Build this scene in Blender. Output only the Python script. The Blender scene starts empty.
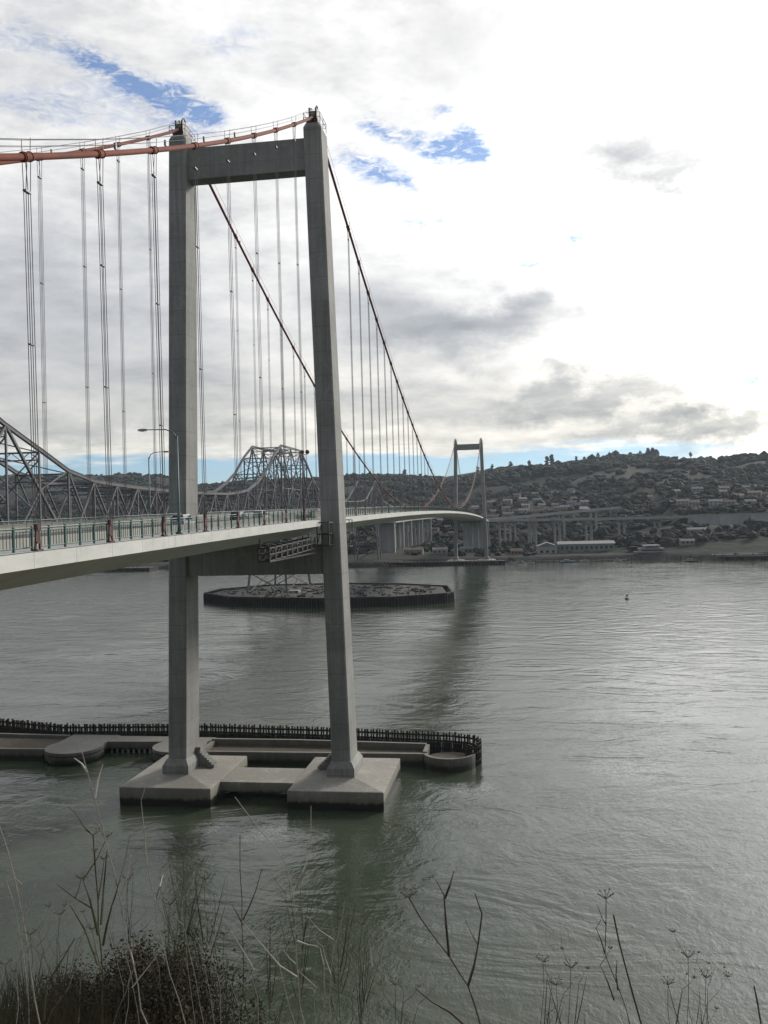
import bpy, math, random
from mathutils import Vector, Matrix, noise
R=math.radians
random.seed(7)
sc=bpy.context.scene
COL=sc.collection
# ------------------------------------------------------------------ camera
CP=Vector((47.117,-157.809,49.935)); FPX=892.4
yw,pt,rl=R(-8.547),R(.191),R(-1.448)
cf=Vector((math.sin(yw)*math.cos(pt),math.cos(yw)*math.cos(pt),math.sin(pt)))
cr=Vector((math.cos(yw),-math.sin(yw),0)); cu=cr.cross(cf)
cr2=cr*math.cos(rl)+cu*math.sin(rl); cu2=-cr*math.sin(rl)+cu*math.cos(rl)
cam=bpy.data.objects.new('camera',bpy.data.cameras.new('camera')); COL.objects.link(cam)
m=Matrix.Identity(4)
for i in range(3):
    m[i][0]=cr2[i]; m[i][1]=cu2[i]; m[i][2]=-cf[i]; m[i][3]=CP[i]
cam.matrix_world=m
cam.data.sensor_fit='VERTICAL'; cam.data.sensor_height=36; cam.data.lens=FPX*36/1024
cam.data.clip_start=.1; cam.data.clip_end=12000
sc.camera=cam
def at(px,py,d):
    """point d metres ahead of the viewpoint along the sight line of a measured spot"""
    return CP+(cf+cr2*((px-384)/FPX)-cu2*((py-512)/FPX))*d
# ------------------------------------------------------------------ materials
def nt(mat): mat.use_nodes=True; t=mat.node_tree; t.nodes.clear(); return t
class G:
    """small node graph builder"""
    def __init__(s,t): s.t=t
    def n(s,ty,**k):
        o=s.t.nodes.new(ty)
        for a,b in k.items():
            if a.startswith('_'): setattr(o,a[1:],b)
        return o
    def lk(s,a,b): s.t.links.new(a,b)
    def put(s,v,sock):
        if hasattr(v,'is_output'): s.lk(v,sock)
        elif isinstance(v,(tuple,list)): sock.default_value=(*v,1)[:len(sock.default_value)]
        else: sock.default_value=v
    def m(s,op,a,b=0.,c=0.,clamp=False):
        o=s.n('ShaderNodeMath',_operation=op,_use_clamp=clamp)
        s.put(a,o.inputs[0]); s.put(b,o.inputs[1]); s.put(c,o.inputs[2]); return o.outputs[0]
    def noise(s,vec,scale,det=4,rough=.55,dist=0.):
        o=s.n('ShaderNodeTexNoise'); s.lk(vec,o.inputs['Vector'])
        o.inputs['Scale'].default_value=scale;o.inputs['Detail'].default_value=det
        o.inputs['Roughness'].default_value=rough;o.inputs['Distortion'].default_value=dist
        return o.outputs['Fac']
    def scale(s,vec,sc_,loc=(0,0,0)):
        o=s.n('ShaderNodeMapping'); s.lk(vec,o.inputs[0]); o.inputs['Scale'].default_value=sc_; o.inputs['Location'].default_value=loc
        return o.outputs[0]
    def rng(s,v,a,b,c=0.,d=1.,sm=False):
        o=s.n('ShaderNodeMapRange'); 
        if sm:o.interpolation_type='SMOOTHSTEP'
        for i,x in enumerate((v,a,b,c,d)): s.put(x,o.inputs[i])
        return o.outputs[0]
    def mix(s,f,a,b,mode='MIX'):
        o=s.n('ShaderNodeMix'); o.data_type='RGBA'; o.blend_type=mode
        s.put(f,o.inputs['Factor'])
        for v,i in ((a,6),(b,7)):
            if isinstance(v,(tuple,list)): o.inputs[i].default_value=(*v,1)[:4]
            else: s.lk(v,o.inputs[i])
        return o.outputs[2]
    def coord(s,kind='Object'): return s.n('ShaderNodeTexCoord').outputs[kind]
    def xyz(s,v):
        o=s.n('ShaderNodeSeparateXYZ'); s.lk(v,o.inputs[0]); return o.outputs
    def bsdf(s,color,rough=.7,metal=0.,normal=None,spec=.5,**k):
        p=s.n('ShaderNodeBsdfPrincipled'); s.put(color,p.inputs['Base Color']); s.put(rough,p.inputs['Roughness'])
        s.put(metal,p.inputs['Metallic']); s.put(spec,p.inputs['Specular IOR Level'])
        if normal is not None: s.lk(normal,p.inputs['Normal'])
        o=s.n('ShaderNodeOutputMaterial'); s.lk(p.outputs[0],o.inputs[0]); return p
    def bump(s,h,strength,dist,nrm=None):
        o=s.n('ShaderNodeBump'); o.inputs['Strength'].default_value=strength; 
        s.put(dist,o.inputs['Distance']); s.lk(h,o.inputs['Height'])
        if nrm is not None: s.lk(nrm,o.inputs['Normal'])
        return o.outputs[0]
def mk(name): return bpy.data.materials.new(name)
def plain(name,c,rough=.6,metal=0.,var=.25,sc_=1.5,c2=None,stretch=(1,1,1),bump=.0):
    """painted / weathered surface: base colour broken by two sizes of noise"""
    M=mk(name); g=G(nt(M)); v=g.scale(g.coord(),stretch)
    a=g.noise(v,sc_,6,.65); b=g.noise(v,sc_*.17,3,.5)
    c2=c2 or tuple(x*(1-var) for x in c)
    f=g.m('ADD',g.m('MULTIPLY',a,.6),g.m('MULTIPLY',b,.4))
    col=g.mix(g.rng(f,.35,.65),c2,c)
    nr=g.bump(a,.5,bump) if bump else None
    g.bsdf(col,rough,metal,nr); return M
def concrete(name,c,joint=4.4,wet=None,streak=.35):
    M=mk(name); g=G(nt(M)); P=g.coord(); x,y,z=g.xyz(P)
    big=g.noise(P,.11,4,.6); fine=g.noise(P,2.2,5,.7)
    st=g.noise(g.scale(P,(1.6,1.6,.05)),1.3,4,.6)
    f=g.m('ADD',g.m('MULTIPLY',big,.45),g.m('ADD',g.m('MULTIPLY',fine,.2),g.m('MULTIPLY',st,streak)))
    col=g.mix(g.rng(f,.35,.66),tuple(k*.58 for k in c),tuple(k*1.2 for k in c))
    pat=g.rng(g.noise(P,.45,6,.75,1.),.54,.66,0,.3); col=g.mix(pat,col,tuple(min(1,k*1.5) for k in c))
    # each pour has its own tone, with a thin dark joint between pours
    zz=g.m('DIVIDE',z,joint); fl=g.m('FLOOR',zz); fr=g.m('FRACT',zz)
    wn=g.n('ShaderNodeTexWhiteNoise',_noise_dimensions='1D'); g.lk(fl,wn.inputs['W'])
    col=g.mix(g.rng(wn.outputs[0],0,1,0,.18),col,tuple(k*.6 for k in c))
    ln=g.m('LESS_THAN',fr,.028)
    col=g.mix(g.m('MULTIPLY',ln,.4),col,tuple(k*.35 for k in c))
    # rust and water runs
    run=g.rng(g.noise(g.scale(P,(.9,.9,.03),(7,3,0)),1.6,5,.7),.52,.72,0,.5)
    col=g.mix(run,col,(c[0]*.42,c[1]*.37,c[2]*.32))
    rough=.85
    if wet is not None:
        e=g.m('ADD',z,g.m('MULTIPLY',g.noise(g.scale(P,(1,1,.25)),.9,6,.75),-1.5))
        w=g.rng(e,wet-.5,wet-.95); al=g.rng(e,wet+.5,wet-.5,0,.6); col=g.mix(al,col,(c[0]*.4,c[1]*.42,c[2]*.3))
        col=g.mix(w,col,(.022,.025,.02)); rough=g.rng(w,0,1,.85,.35)
    g.bsdf(col,rough,0,g.bump(fine,.4,.03)); return M
M={}
M['tower']=concrete('tower_concrete',(.265,.27,.262))
M['cap']=concrete('cap_concrete',(.36,.345,.31),30,1.35,.1)
M['fender_c']=concrete('fender_concrete',(.19,.185,.165),30,1.1,.25)
M['cable']=plain('cable_paint',(.22,.047,.019),.85,0,.45,.6)
M['rope']=plain('rope_steel',(.17,.15,.155),.5,.3,.3,2)
M['bracket']=plain('bracket_paint',(.075,.018,.016),.55,0,.4,2)
M['fascia']=plain('deck_paint',(.62,.63,.60),.5,0,.13,.5,stretch=(1,.25,1))
def fascia_mat():
    Mx=mk('deck_paint'); g=G(nt(Mx)); P=g.coord(); x,y,z=g.xyz(P)
    a=g.noise(g.scale(P,(1,.35,1)),.8,6,.65); st=g.noise(g.scale(P,(1,1.4,.12)),1.1,5,.7)
    col=g.mix(g.rng(a,.35,.65),(.54,.55,.53),(.64,.645,.625))
    col=g.mix(g.rng(st,.55,.75,0,.45),col,(.25,.24,.21))
    fr=g.m('FRACT',g.m('DIVIDE',g.m('ADD',y,500),6.17)); col=g.mix(g.m('MULTIPLY',g.m('LESS_THAN',fr,.012),.55),col,(.16,.15,.14))
    w=g.n('ShaderNodeTexWhiteNoise',_noise_dimensions='1D'); g.lk(g.m('FLOOR',g.m('DIVIDE',g.m('ADD',y,500),12.34)),w.inputs['W'])
    col=g.mix(g.rng(w.outputs[0],0,1,0,.2),col,(.42,.42,.40))
    g.bsdf(col,.5); return Mx
M['fascia']=fascia_mat()
M['asphalt']=plain('asphalt',(.055,.055,.055),.9,0,.25,1.2)
M['line']=plain('road_paint',(.75,.75,.72),.6,0,.2,2)
M['walk']=plain('walk_concrete',(.4,.41,.40),.85,0,.2,1.3)
M['barrier']=plain('barrier_concrete',(.33,.33,.30),.85,0,.3,.9,stretch=(1,1,.3))
M['teal']=plain('teal_paint',(.016,.085,.08),.5,0,.3,2)
M['galv']=plain('galvanised',(.3,.31,.31),.5,.4,.25,2)
M['galv_dk']=plain('dull_steel',(.06,.06,.056),.7,.0,.35,1)
M['dark_steel']=plain('dark_steel',(.05,.045,.045),.55,.3,.3,2)
M['truss']=plain('truss_paint',(.12,.118,.128),.6,.0,.3,.5,c2=(.065,.063,.07))
M['truss_dk']=plain('brace_paint',(.09,.105,.13),.55,0,.3,.5)
M['timber']=plain('creosote_timber',(.035,.031,.028),.85,0,.5,1.2,stretch=(1,1,.3))
M['timber_top']=plain('worn_timber',(.055,.052,.048),.85,0,.5,1.2)
M['old_conc']=plain('old_concrete',(.36,.37,.36),.85,0,.35,.25,stretch=(1,1,.2))
M['fill']=plain('stony_fill',(.075,.062,.045),.95,0,.5,.8,bump=.1)
M['rubble']=plain('rubble',(.05,.048,.045),.95,0,.55,.5,bump=.3)
M['glass']=plain('car_glass',(.015,.018,.02),.08,0,.1,1)
M['rubber']=plain('tyre_rubber',(.02,.02,.02),.8,0,.2,4)
M['rim']=plain('wheel_rim',(.4,.4,.4),.35,.7,.1,4)
M['white_paint']=plain('white_car_paint',(.75,.76,.77),.25,0,.04,1)
M['silver_paint']=plain('silver_car_paint',(.40,.42,.44),.25,.5,.05,1)
M['black_paint']=plain('black_car_paint',(.02,.02,.023),.22,0,.1,1)
M['red_paint']=plain('red_paint',(.42,.04,.035),.45,0,.2,1)
M['lamp_teal']=plain('lamp_paint',(.07,.13,.13),.5,0,.2,2)
M['lens']=plain('lamp_lens',(.6,.6,.55),.2,0,.05,2)
M['win']=plain('house_glass',(.03,.035,.04),.15,0,.2,.5)
M['green_buoy']=plain('buoy_paint',(.03,.07,.05),.5,0,.3,2)
M['blue_hull']=plain('blue_hull_paint',(.04,.09,.2),.4,0,.2,.5)
M['bark']=plain('bark',(.05,.04,.032),.9,0,.4,1)
for nm,c in (('cream',(.25,.235,.2)),('whitewash',(.33,.33,.325)),('pinkish',(.28,.19,.165)),('greywall',(.2,.205,.205)),('tan',(.24,.19,.14)),('blueish',(.18,.22,.25))):
    M[nm]=plain(nm+'_wall',c,.8,0,.2,.3)
for nm,c in (('roof_grey',(.13,.13,.135)),('roof_brown',(.12,.075,.05)),('roof_light',(.19,.19,.19))):
    M[nm]=plain(nm,c,.85,0,.3,.3)
M['stalk_pale']=plain('pale_dry_stalk',(.50,.475,.42),.8,0,.5,14)
M['stalk_dark']=plain('dark_dry_stalk',(.085,.072,.058),.85,0,.4,14)
M['stalk_green']=plain('olive_stalk',(.085,.085,.04),.8,0,.4,14)
M['leaf_brown']=plain('brown_leaf',(.062,.046,.028),.9,0,.5,3,c2=(.028,.028,.016))
M['straw']=plain('straw',(.09,.078,.05),.85,0,.5,5,c2=(.03,.03,.016))
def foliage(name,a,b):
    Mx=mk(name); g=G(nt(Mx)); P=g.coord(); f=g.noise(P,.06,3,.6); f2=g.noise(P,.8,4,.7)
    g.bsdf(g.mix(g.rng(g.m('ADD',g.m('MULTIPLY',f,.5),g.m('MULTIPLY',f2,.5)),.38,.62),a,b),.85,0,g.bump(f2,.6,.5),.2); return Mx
M['wood']=foliage('wood_foliage',(.014,.020,.015),(.023,.029,.021))  # greens darkened so the colour carries the cloud shadow over the hills
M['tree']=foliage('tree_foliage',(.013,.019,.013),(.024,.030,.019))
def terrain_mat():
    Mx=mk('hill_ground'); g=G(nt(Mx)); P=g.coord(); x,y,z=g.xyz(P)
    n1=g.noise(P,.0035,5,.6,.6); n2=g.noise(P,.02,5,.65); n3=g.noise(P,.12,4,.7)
    grass=g.mix(g.rng(n2,.35,.7),(.019,.025,.018),(.029,.034,.023))  # grass tones lowered too, cloud shade put into the colour
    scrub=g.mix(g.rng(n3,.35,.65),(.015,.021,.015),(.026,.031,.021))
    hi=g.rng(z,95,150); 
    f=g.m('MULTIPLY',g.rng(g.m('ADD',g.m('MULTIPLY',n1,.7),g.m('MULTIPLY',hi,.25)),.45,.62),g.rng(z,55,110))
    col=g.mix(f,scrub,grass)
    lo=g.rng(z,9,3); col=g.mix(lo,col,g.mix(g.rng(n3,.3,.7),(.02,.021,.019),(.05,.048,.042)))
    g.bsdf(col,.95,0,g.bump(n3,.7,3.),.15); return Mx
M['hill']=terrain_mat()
def bluff_mat():
    Mx=mk('bluff_soil'); g=G(nt(Mx)); P=g.coord(); a=g.noise(P,.6,6,.7); b=g.noise(P,5,4,.6)
    g.bsdf(g.mix(g.rng(g.m('ADD',g.m('MULTIPLY',a,.6),g.m('MULTIPLY',b,.4)),.38,.6),(.03,.028,.015),(.10,.085,.05)),.95,0,g.bump(b,.6,.05),.2); return Mx
M['bluff']=bluff_mat()
def water_mat():
    Mx=mk('strait_water'); g=G(nt(Mx)); P=g.coord()
    rot=g.n('ShaderNodeMapping'); g.lk(P,rot.inputs[0]); rot.inputs['Rotation'].default_value=(0,0,R(28)); rot.inputs['Scale'].default_value=(1,.62,1); W=rot.outputs[0]
    patch=g.noise(g.scale(P,(.5,1.15,1)),.011,5,.6,2.2); patch2=g.noise(g.scale(P,(.6,1.3,1)),.045,4,.6,1.5)
    pm=g.rng(g.m('ADD',g.m('MULTIPLY',patch,.6),g.m('MULTIPLY',patch2,.4)),.40,.60,.3,1.3)
    ch=g.noise(W,.95,3,.6,.5); rp=g.noise(W,3.2,3,.6,.4); sw=g.noise(W,.16,3,.5,.9); fl=g.noise(g.scale(P,(.7,1.2,1)),.05,3,.5,3.)
    n=g.bump(fl,1.,.35)
    n=g.bump(sw,1.,.12,n)
    n=g.bump(ch,1.,g.m('MULTIPLY',pm,.10),n)
    n=g.bump(rp,1.,g.m('MULTIPLY',pm,.04),n)
    col=g.mix(g.rng(patch,.3,.7),(.031,.042,.028),(.050,.062,.043))
    def eddy(x0,y0,r_):
        v=g.n('ShaderNodeVectorMath',_operation='DISTANCE'); g.lk(P,v.inputs[0]); v.inputs[1].default_value=(x0,y0,0); 
        return g.rng(g.m('ADD',v.outputs['Value'],g.m('MULTIPLY',g.m('SUBTRACT',fm,.5),r_*1.6)),r_,r_*.3)
    fm=g.noise(P,.45,6,.7,1.5)
    ed=g.m('MAXIMUM',g.m('MAXIMUM',eddy(6,-20,7),eddy(-3,-19,4)),g.m('MAXIMUM',eddy(38,4,5),eddy(66,20,9)))
    fo=g.m('MULTIPLY',ed,g.rng(g.noise(P,1.1,6,.75,2.),.46,.62)); col=g.mix(g.m('MULTIPLY',fo,.5),col,(.42,.46,.44))
    p=g.bsdf(col,.06,0,n,.5); p.inputs['IOR'].default_value=1.333
    return Mx
M['water']=water_mat()
# ------------------------------------------------------------------ mesh builder
class MB:
    def __init__(s): s.v=[]; s.f=[]
    def add(s,vs,fs):
        o=len(s.v); s.v+= [tuple(p) for p in vs]; s.f+=[tuple(i+o for i in q) for q in fs]; return s
    def box(s,x0,x1,y0,y1,z0,z1):
        return s.add([(x,y,z) for z in (z0,z1) for x,y in ((x0,y0),(x1,y0),(x1,y1),(x0,y1))],
            [(3,2,1,0),(4,5,6,7),(0,1,5,4),(1,2,6,5),(2,3,7,6),(3,0,4,7)])
    def beam(s,a,b,w,h=None,up=(0,0,1)):
        a=Vector(a);b=Vector(b);h=h or w;d=(b-a).normalized();u=Vector(up)
        if abs(d.dot(u))>.98: u=Vector((0,1,0))
        x=d.cross(u).normalized();y=x.cross(d)
        vs=[p+x*(w/2*i)+y*(h/2*j) for p in (a,b) for i,j in ((-1,-1),(1,-1),(1,1),(-1,1))]
        return s.add(vs,[(3,2,1,0),(4,5,6,7),(0,1,5,4),(1,2,6,5),(2,3,7,6),(3,0,4,7)])
    def tube(s,pts,r,n=8,cap=True):
        pts=[Vector(p) for p in pts]; rs=r if isinstance(r,(list,tuple)) else [r]*len(pts); vs=[];fs=[]
        x=None
        for i,p in enumerate(pts):
            d=(pts[min(i+1,len(pts)-1)]-pts[max(i-1,0)]).normalized()
            if x is None:
                u=Vector((0,0,1)) if abs(d.z)<.9 else Vector((0,1,0)); x=d.cross(u).normalized()
            else: x=(x-d*x.dot(d)).normalized()
            y=d.cross(x)
            for k in range(n):
                a=2*math.pi*k/n; vs.append(p+(x*math.cos(a)+y*math.sin(a))*rs[i])
        for i in range(len(pts)-1):
            for k in range(n): fs.append((i*n+k,i*n+(k+1)%n,(i+1)*n+(k+1)%n,(i+1)*n+k))
        if cap: fs.append(tuple(range(n))[::-1]); fs.append(tuple(range((len(pts)-1)*n,len(pts)*n)))
        return s.add(vs,fs)
    def prism(s,poly,z0,z1):
        n=len(poly); vs=[(x,y,z0) for x,y in poly]+[(x,y,z1) for x,y in poly]
        return s.add(vs,[tuple(range(n))[::-1],tuple(range(n,2*n))]+[(i,(i+1)%n,n+(i+1)%n,n+i) for i in range(n)])
    def rings(s,rings):
        """loft of closed rings with end caps"""
        n=len(rings[0]);vs=[p for r in rings for p in r];fs=[]
        for i in range(len(rings)-1):
            for k in range(n): fs.append((i*n+k,i*n+(k+1)%n,(i+1)*n+(k+1)%n,(i+1)*n+k))
        fs.append(tuple(range(n))[::-1]);fs.append(tuple(range((len(rings)-1)*n,len(rings)*n)))
        return s.add(vs,fs)
    def blob(s,c,rx,ry,rz,seed=0,rough=.35,sub=1):
        vs,fs=ICO[sub]; c=Vector(c); out=[]
        for q in vs:
            k=1+rough*noise.noise(q*1.7+Vector((seed*3.1,seed*1.7,seed*.9)))*2
            out.append((c.x+q.x*rx*k,c.y+q.y*ry*k,c.z+q.z*rz*k))
        return s.add(out,fs)
    def build(s,name,mat,parent=None,smooth=False,world=True):
        me=bpy.data.meshes.new(name)
        off=parent['_o'] if (parent is not None and world) else (0,0,0)
        me.from_pydata([(a-off[0],b-off[1],c-off[2]) for a,b,c in s.v],[],s.f); me.update()
        mats=mat if isinstance(mat,(list,tuple)) else [mat]
        for q in mats: me.materials.append(q)
        if smooth:
            for p in me.polygons: p.use_smooth=True
        o=bpy.data.objects.new(name,me); COL.objects.link(o)
        if parent is not None: o.parent=parent; o['_o']=tuple(off)
        else: o['_o']=(0,0,0)
        return o
import bmesh
ICO={}
for sub in (1,2):
    b=bmesh.new(); bmesh.ops.create_icosphere(b,subdivisions=sub,radius=1)
    ICO[sub]=([v.co.copy() for v in b.verts],[tuple(v.index for v in f.verts) for f in b.faces]); b.free()
def tag(o,label=None,cat=None,group=None,kind=None):
    for k,v in (('label',label),('category',cat),('group',group),('kind',kind)):
        if v: o[k]=v
    return o
def thing(name,label,cat,loc=(0,0,0),group=None,rz=0):
    o=bpy.data.objects.new(name,None); COL.objects.link(o); o.empty_display_size=.5
    o.location=loc; o.rotation_euler=(0,0,rz); o['_o']=tuple(loc)
    return tag(o,label,cat,group)
def copy_tree(o,parent=None):
    c=o.copy(); COL.objects.link(c); c.parent=parent
    for ch in list(o.children): copy_tree(ch,c)
    return c
def lerp(a,b,t): return a+(b-a)*t
def sm(t): t=min(1,max(0,t)); return t*t*(3-2*t)
def tab(t,pts):
    if t<=pts[0][0]: return pts[0][1]
    for (a,b),(c,d) in zip(pts,pts[1:]):
        if t<=c: return lerp(b,d,(t-a)/(c-a))
    return pts[-1][1]
# ------------------------------------------------------------------ setting: water, far hills, near bluff
w=MB().add([(-3400,-1400,0),(3400,-1400,0),(3400,3300,0),(-3400,3300,0)],[(0,1,2,3)]).build('water',M['water']); tag(w,kind='structure')
RIDGE=[(-3300,215),(-2200,205),(-1475,196),(-1284,193),(-1066,189),(-960,182),(-855,150),(-750,156),(-473,166),(-387,166),(-275,162),(-164,152),(0,173),(162,177),(268,190),(372,191),(411,177),(500,184),(576,169),(614,170),(697,178),(1100,190),(1900,170),(3300,200)]
def shore(x): return 735+14*math.sin(x/70)+8*noise.noise(Vector((x/25,3,1)))-30*sm((-40-x)/40)-10*sm((x-150)/60)
def hz(x,y):
    t=y-shore(x)
    if t<-4: return -6
    if t<3: return lerp(-6,2.6,(t+4)/7)
    s=sm((x-110)/110)
    flat=min(4+.03*t,12); steep=min(2.8+.215*t,29.5)
    b=lerp(flat,steep,s)
    up=sm((x-228)/12)*sm((y-898)/5)*12
    b9=b+up
    rz=RIDGE and tab(x,RIDGE)
    va=math.exp(-((x+75)/80)**2); ys_=915+240*va
    k=max(0,(y-ys_)/(2300-ys_)); b9=lerp(b9,min(b9,6.5),va)
    n=noise.noise(Vector((x/210,y/260,2)))*.5+noise.noise(Vector((x/75,y/75,7)))*.22
    if k<=1:
        kk=k**.88
        z=lerp(b9,rz-3,kk)+n*34*math.sin(math.pi*min(1,k))**.7 if k>0 else b9
    else: z=rz-3-(y-2300)*.12+n*10*min(1,(k-1)*6)
    # wooded shoulder running in front of the main ridge
    g=math.exp(-((x-150)/330)**2-((y-1700)/250)**2)*20
    return z+g*(1 if k>0 else 0)+(noise.noise(Vector((x/14,y/14,5)))*1.2 if t>12 else 0)
def grid(xs,ys,fn,name,mat):
    vs=[(x,y,fn(x,y)) for y in ys for x in xs]; n=len(xs)
    fs=[(j*n+i,j*n+i+1,(j+1)*n+i+1,(j+1)*n+i) for j in range(len(ys)-1) for i in range(n-1)]
    return MB().add(vs,fs).build(name,mat,smooth=True)
xs=[-3300+150*i for i in range(12)]+[-1500+i*22 for i in range(120)]+[1140+120*i for i in range(19)]
xs=sorted(set(xs)); ys=[660+5*i for i in range(62)]+[970+22*i for i in range(70)]+[2520+90*i for i in range(9)]
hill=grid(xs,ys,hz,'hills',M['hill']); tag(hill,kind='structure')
def bz(x,y):
    e=-160+6*noise.noise(Vector((x/30,1,4)))*0
    z=48.1 if y<e else 48.1-.70*(y-e)
    if y<e: z+=min(6,(e-y)*.04)
    if y>e+6: z+=.7*noise.noise(Vector((x/5,y/5,3)))+.8*noise.noise(Vector((x/17,y/17,3)))-.9
    return max(z,-4)
bl=grid([-400+20*i for i in range(18)]+[-40+1.5*i for i in range(94)]+[101+20*i for i in range(18)],
   [-1390,-1000,-600,-400,-300,-240,-200,-180,-170]+[-164+1.2*i for i in range(75)],bz,'bluff',M['bluff']); tag(bl,kind='structure')
# ------------------------------------------------------------------ the suspension bridge
def zd(y): return 51.2-2.7e-5*(y-250)**2-(.0 if y<728 else 0)
br=thing('suspension_bridge','tall suspension bridge with two grey concrete portal towers, red-brown cables and a slim white deck','bridge')
CB,CT,ZB,ZT=15.18,12.55,4.5,120.2
def legc(z): return CB+(CT-CB)*(z-ZB)/(ZT-ZB)
def legw(z): t=(z-ZB)/(ZT-ZB); return 3.42+(3.25-3.42)*t, 7.0+(5.4-7.0)*t
def leg_ring(s,z,y0,ex=0,c=.22):
    x=s*legc(z); w_,d_=legw(z); w_=w_/2+ex; d_=d_/2+ex
    return [(x+a*w_-(a*c if k==1 else 0),y0+b*d_-(b*c if k==0 else 0),z) for a,b,k in ((-1,-1,0),(-1,-1,1),(1,-1,1),(1,-1,0),(1,1,0),(1,1,1),(-1,1,1),(-1,1,0))]
def tower(y0,full=True):
    tw=bpy.data.objects.new('tower',None); COL.objects.link(tw); tw.parent=br; tw['_o']=(0,0,0)
    for s in (-1,1):
        MB().rings([leg_ring(s,z,y0) for z in (5,20,40,60,80,100,119.4)]+[leg_ring(s,120.2,y0,-.35)]).build('leg',M['tower'],tw)
        x=s*legc(4.5)
        q=MB(); q.rings([[(x+a*(3.42/2+.75),y0+b*(3.5+.8),z) for a,b in ((-1,-1),(1,-1),(1,1),(-1,1))] for z in (3.2,5.6)]+[[(x+a*(3.42/2+.12),y0+b*(3.5+.12),6.7) for a,b in ((-1,-1),(1,-1),(1,1),(-1,1))]])
        q.build('plinth',M['tower'],tw)
        # saddle housing on the leg top
        q=MB(); X=s*12.55
        q.box(X-1.0,X+1.0,y0-2.2,y0+2.2,120.2,121.1).box(X-.75,X-.45,y0-1.7,y0+1.7,121.1,123.2).box(X+.45,X+.75,y0-1.7,y0+1.7,121.1,123.2)
        q.rings([[(X-.42,y0+a,z),(X+.42,y0+a,z),(X+.42,y0+a,121.1),(X-.42,y0+a,121.1)] for a,z in ((-2.1,121.6),(-1,122.9),(0,123.3),(1,122.9),(2.1,121.6))])
        q.build('saddle',M['dark_steel'],tw)
        q=MB()
        for a,b in ((-1.5,-2.6),(1.5,-2.6),(1.5,2.6),(-1.5,2.6),(-1.5,0),(1.5,0)): q.tube([(X+a,y0+b,120.2),(X+a,y0+b,121.9)],.05,6)
        for zz in (121.1,121.9):
            q.tube([(X-1.5,y0-2.6,zz),(X-1.5,y0+2.6,zz),(X+1.5,y0+2.6,zz),(X+1.5,y0-2.6,zz),(X-1.5,y0-2.6,zz)],.05,6)
        q.tube([(X-.9,y0+1,121),(X-.9,y0+1,124.1)],.06,6); q.blob((X-.9,y0+1,124.2),.22,.22,.25,1,0)
        q.tube([(X+.6,y0-.6+.75*math.cos(a*.5236),123.1+.75*math.sin(a*.5236)) for a in range(13)],.11,6)
        q.build('top_platform',M['dark_steel'],tw)
        # ladder cage down the rear edge
        if full:
            q=MB(); q.box(s*legc(6)-s*2.2-.5,s*legc(6)-s*2.2+.5,y0+1.2,y0+3.0,3.6,7.6); q.build('door_hood',M['tower'],tw)
            q=MB()
            for i in range(7): q.box(X*0+s*legc(5)-s*(2.4+i*.45)-.25,s*legc(5)-s*(2.4+i*.45)+.25,y0+1,y0+3,4.0,7.0-i*.42)
            q.build('stair',M['tower'],tw)
    q=MB(); x1=legc(118)-legw(118)[0]/2+.2; x0=legc(112)-legw(112)[0]/2+.2
    q.rings([[(s*x0,y0-1.6,112.2),(s*x0,y0+1.6,112.2),(s*x1,y0+1.6,117.9),(s*x1,y0-1.6,117.9)] for s in (-1,1)])
    q.build('top_beam',M['tower'],tw)
    q=MB(); x1=legc(45)-legw(45)[0]/2+.2; x0=legc(39.7)-legw(39.7)[0]/2+.2
    q.rings([[(s*x0,y0-2.4,39.7),(s*x0,y0+2.4,39.7),(s*x1,y0+2.4,45),(s*x1,y0-2.4,45)] for s in (-1,1)])
    q.build('lower_beam',M['tower'],tw)
    for s in (-1,1):
        q=MB(); cx=s*15.18; hx=8.35
        r=lambda e,z,iny=0:[(cx-hx+e,y0-9.4+e,z),(cx+hx-e,y0-9.4+e,z),(cx+hx-e,y0+11.8-e,z),(cx-hx+e,y0+11.8-e,z)]
        top=[(cx-2.6,y0-4.4,4.15),(cx+2.6,y0-4.4,4.15),(cx+2.6,y0+4.8,4.15),(cx-2.6,y0+4.8,4.15)]
        q.rings([r(.12,-3),r(.0,1.25),r(0,3.15),r(.1,3.25),top]); q.build('pile_cap',M['cap'],tw)
    MB().box(-6.9,6.9,y0-4.2,y0+4.9,1.2,2.95).build('tie_beam',M['cap'],tw)
    return tw
tower(0); tower(728,False)
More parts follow.
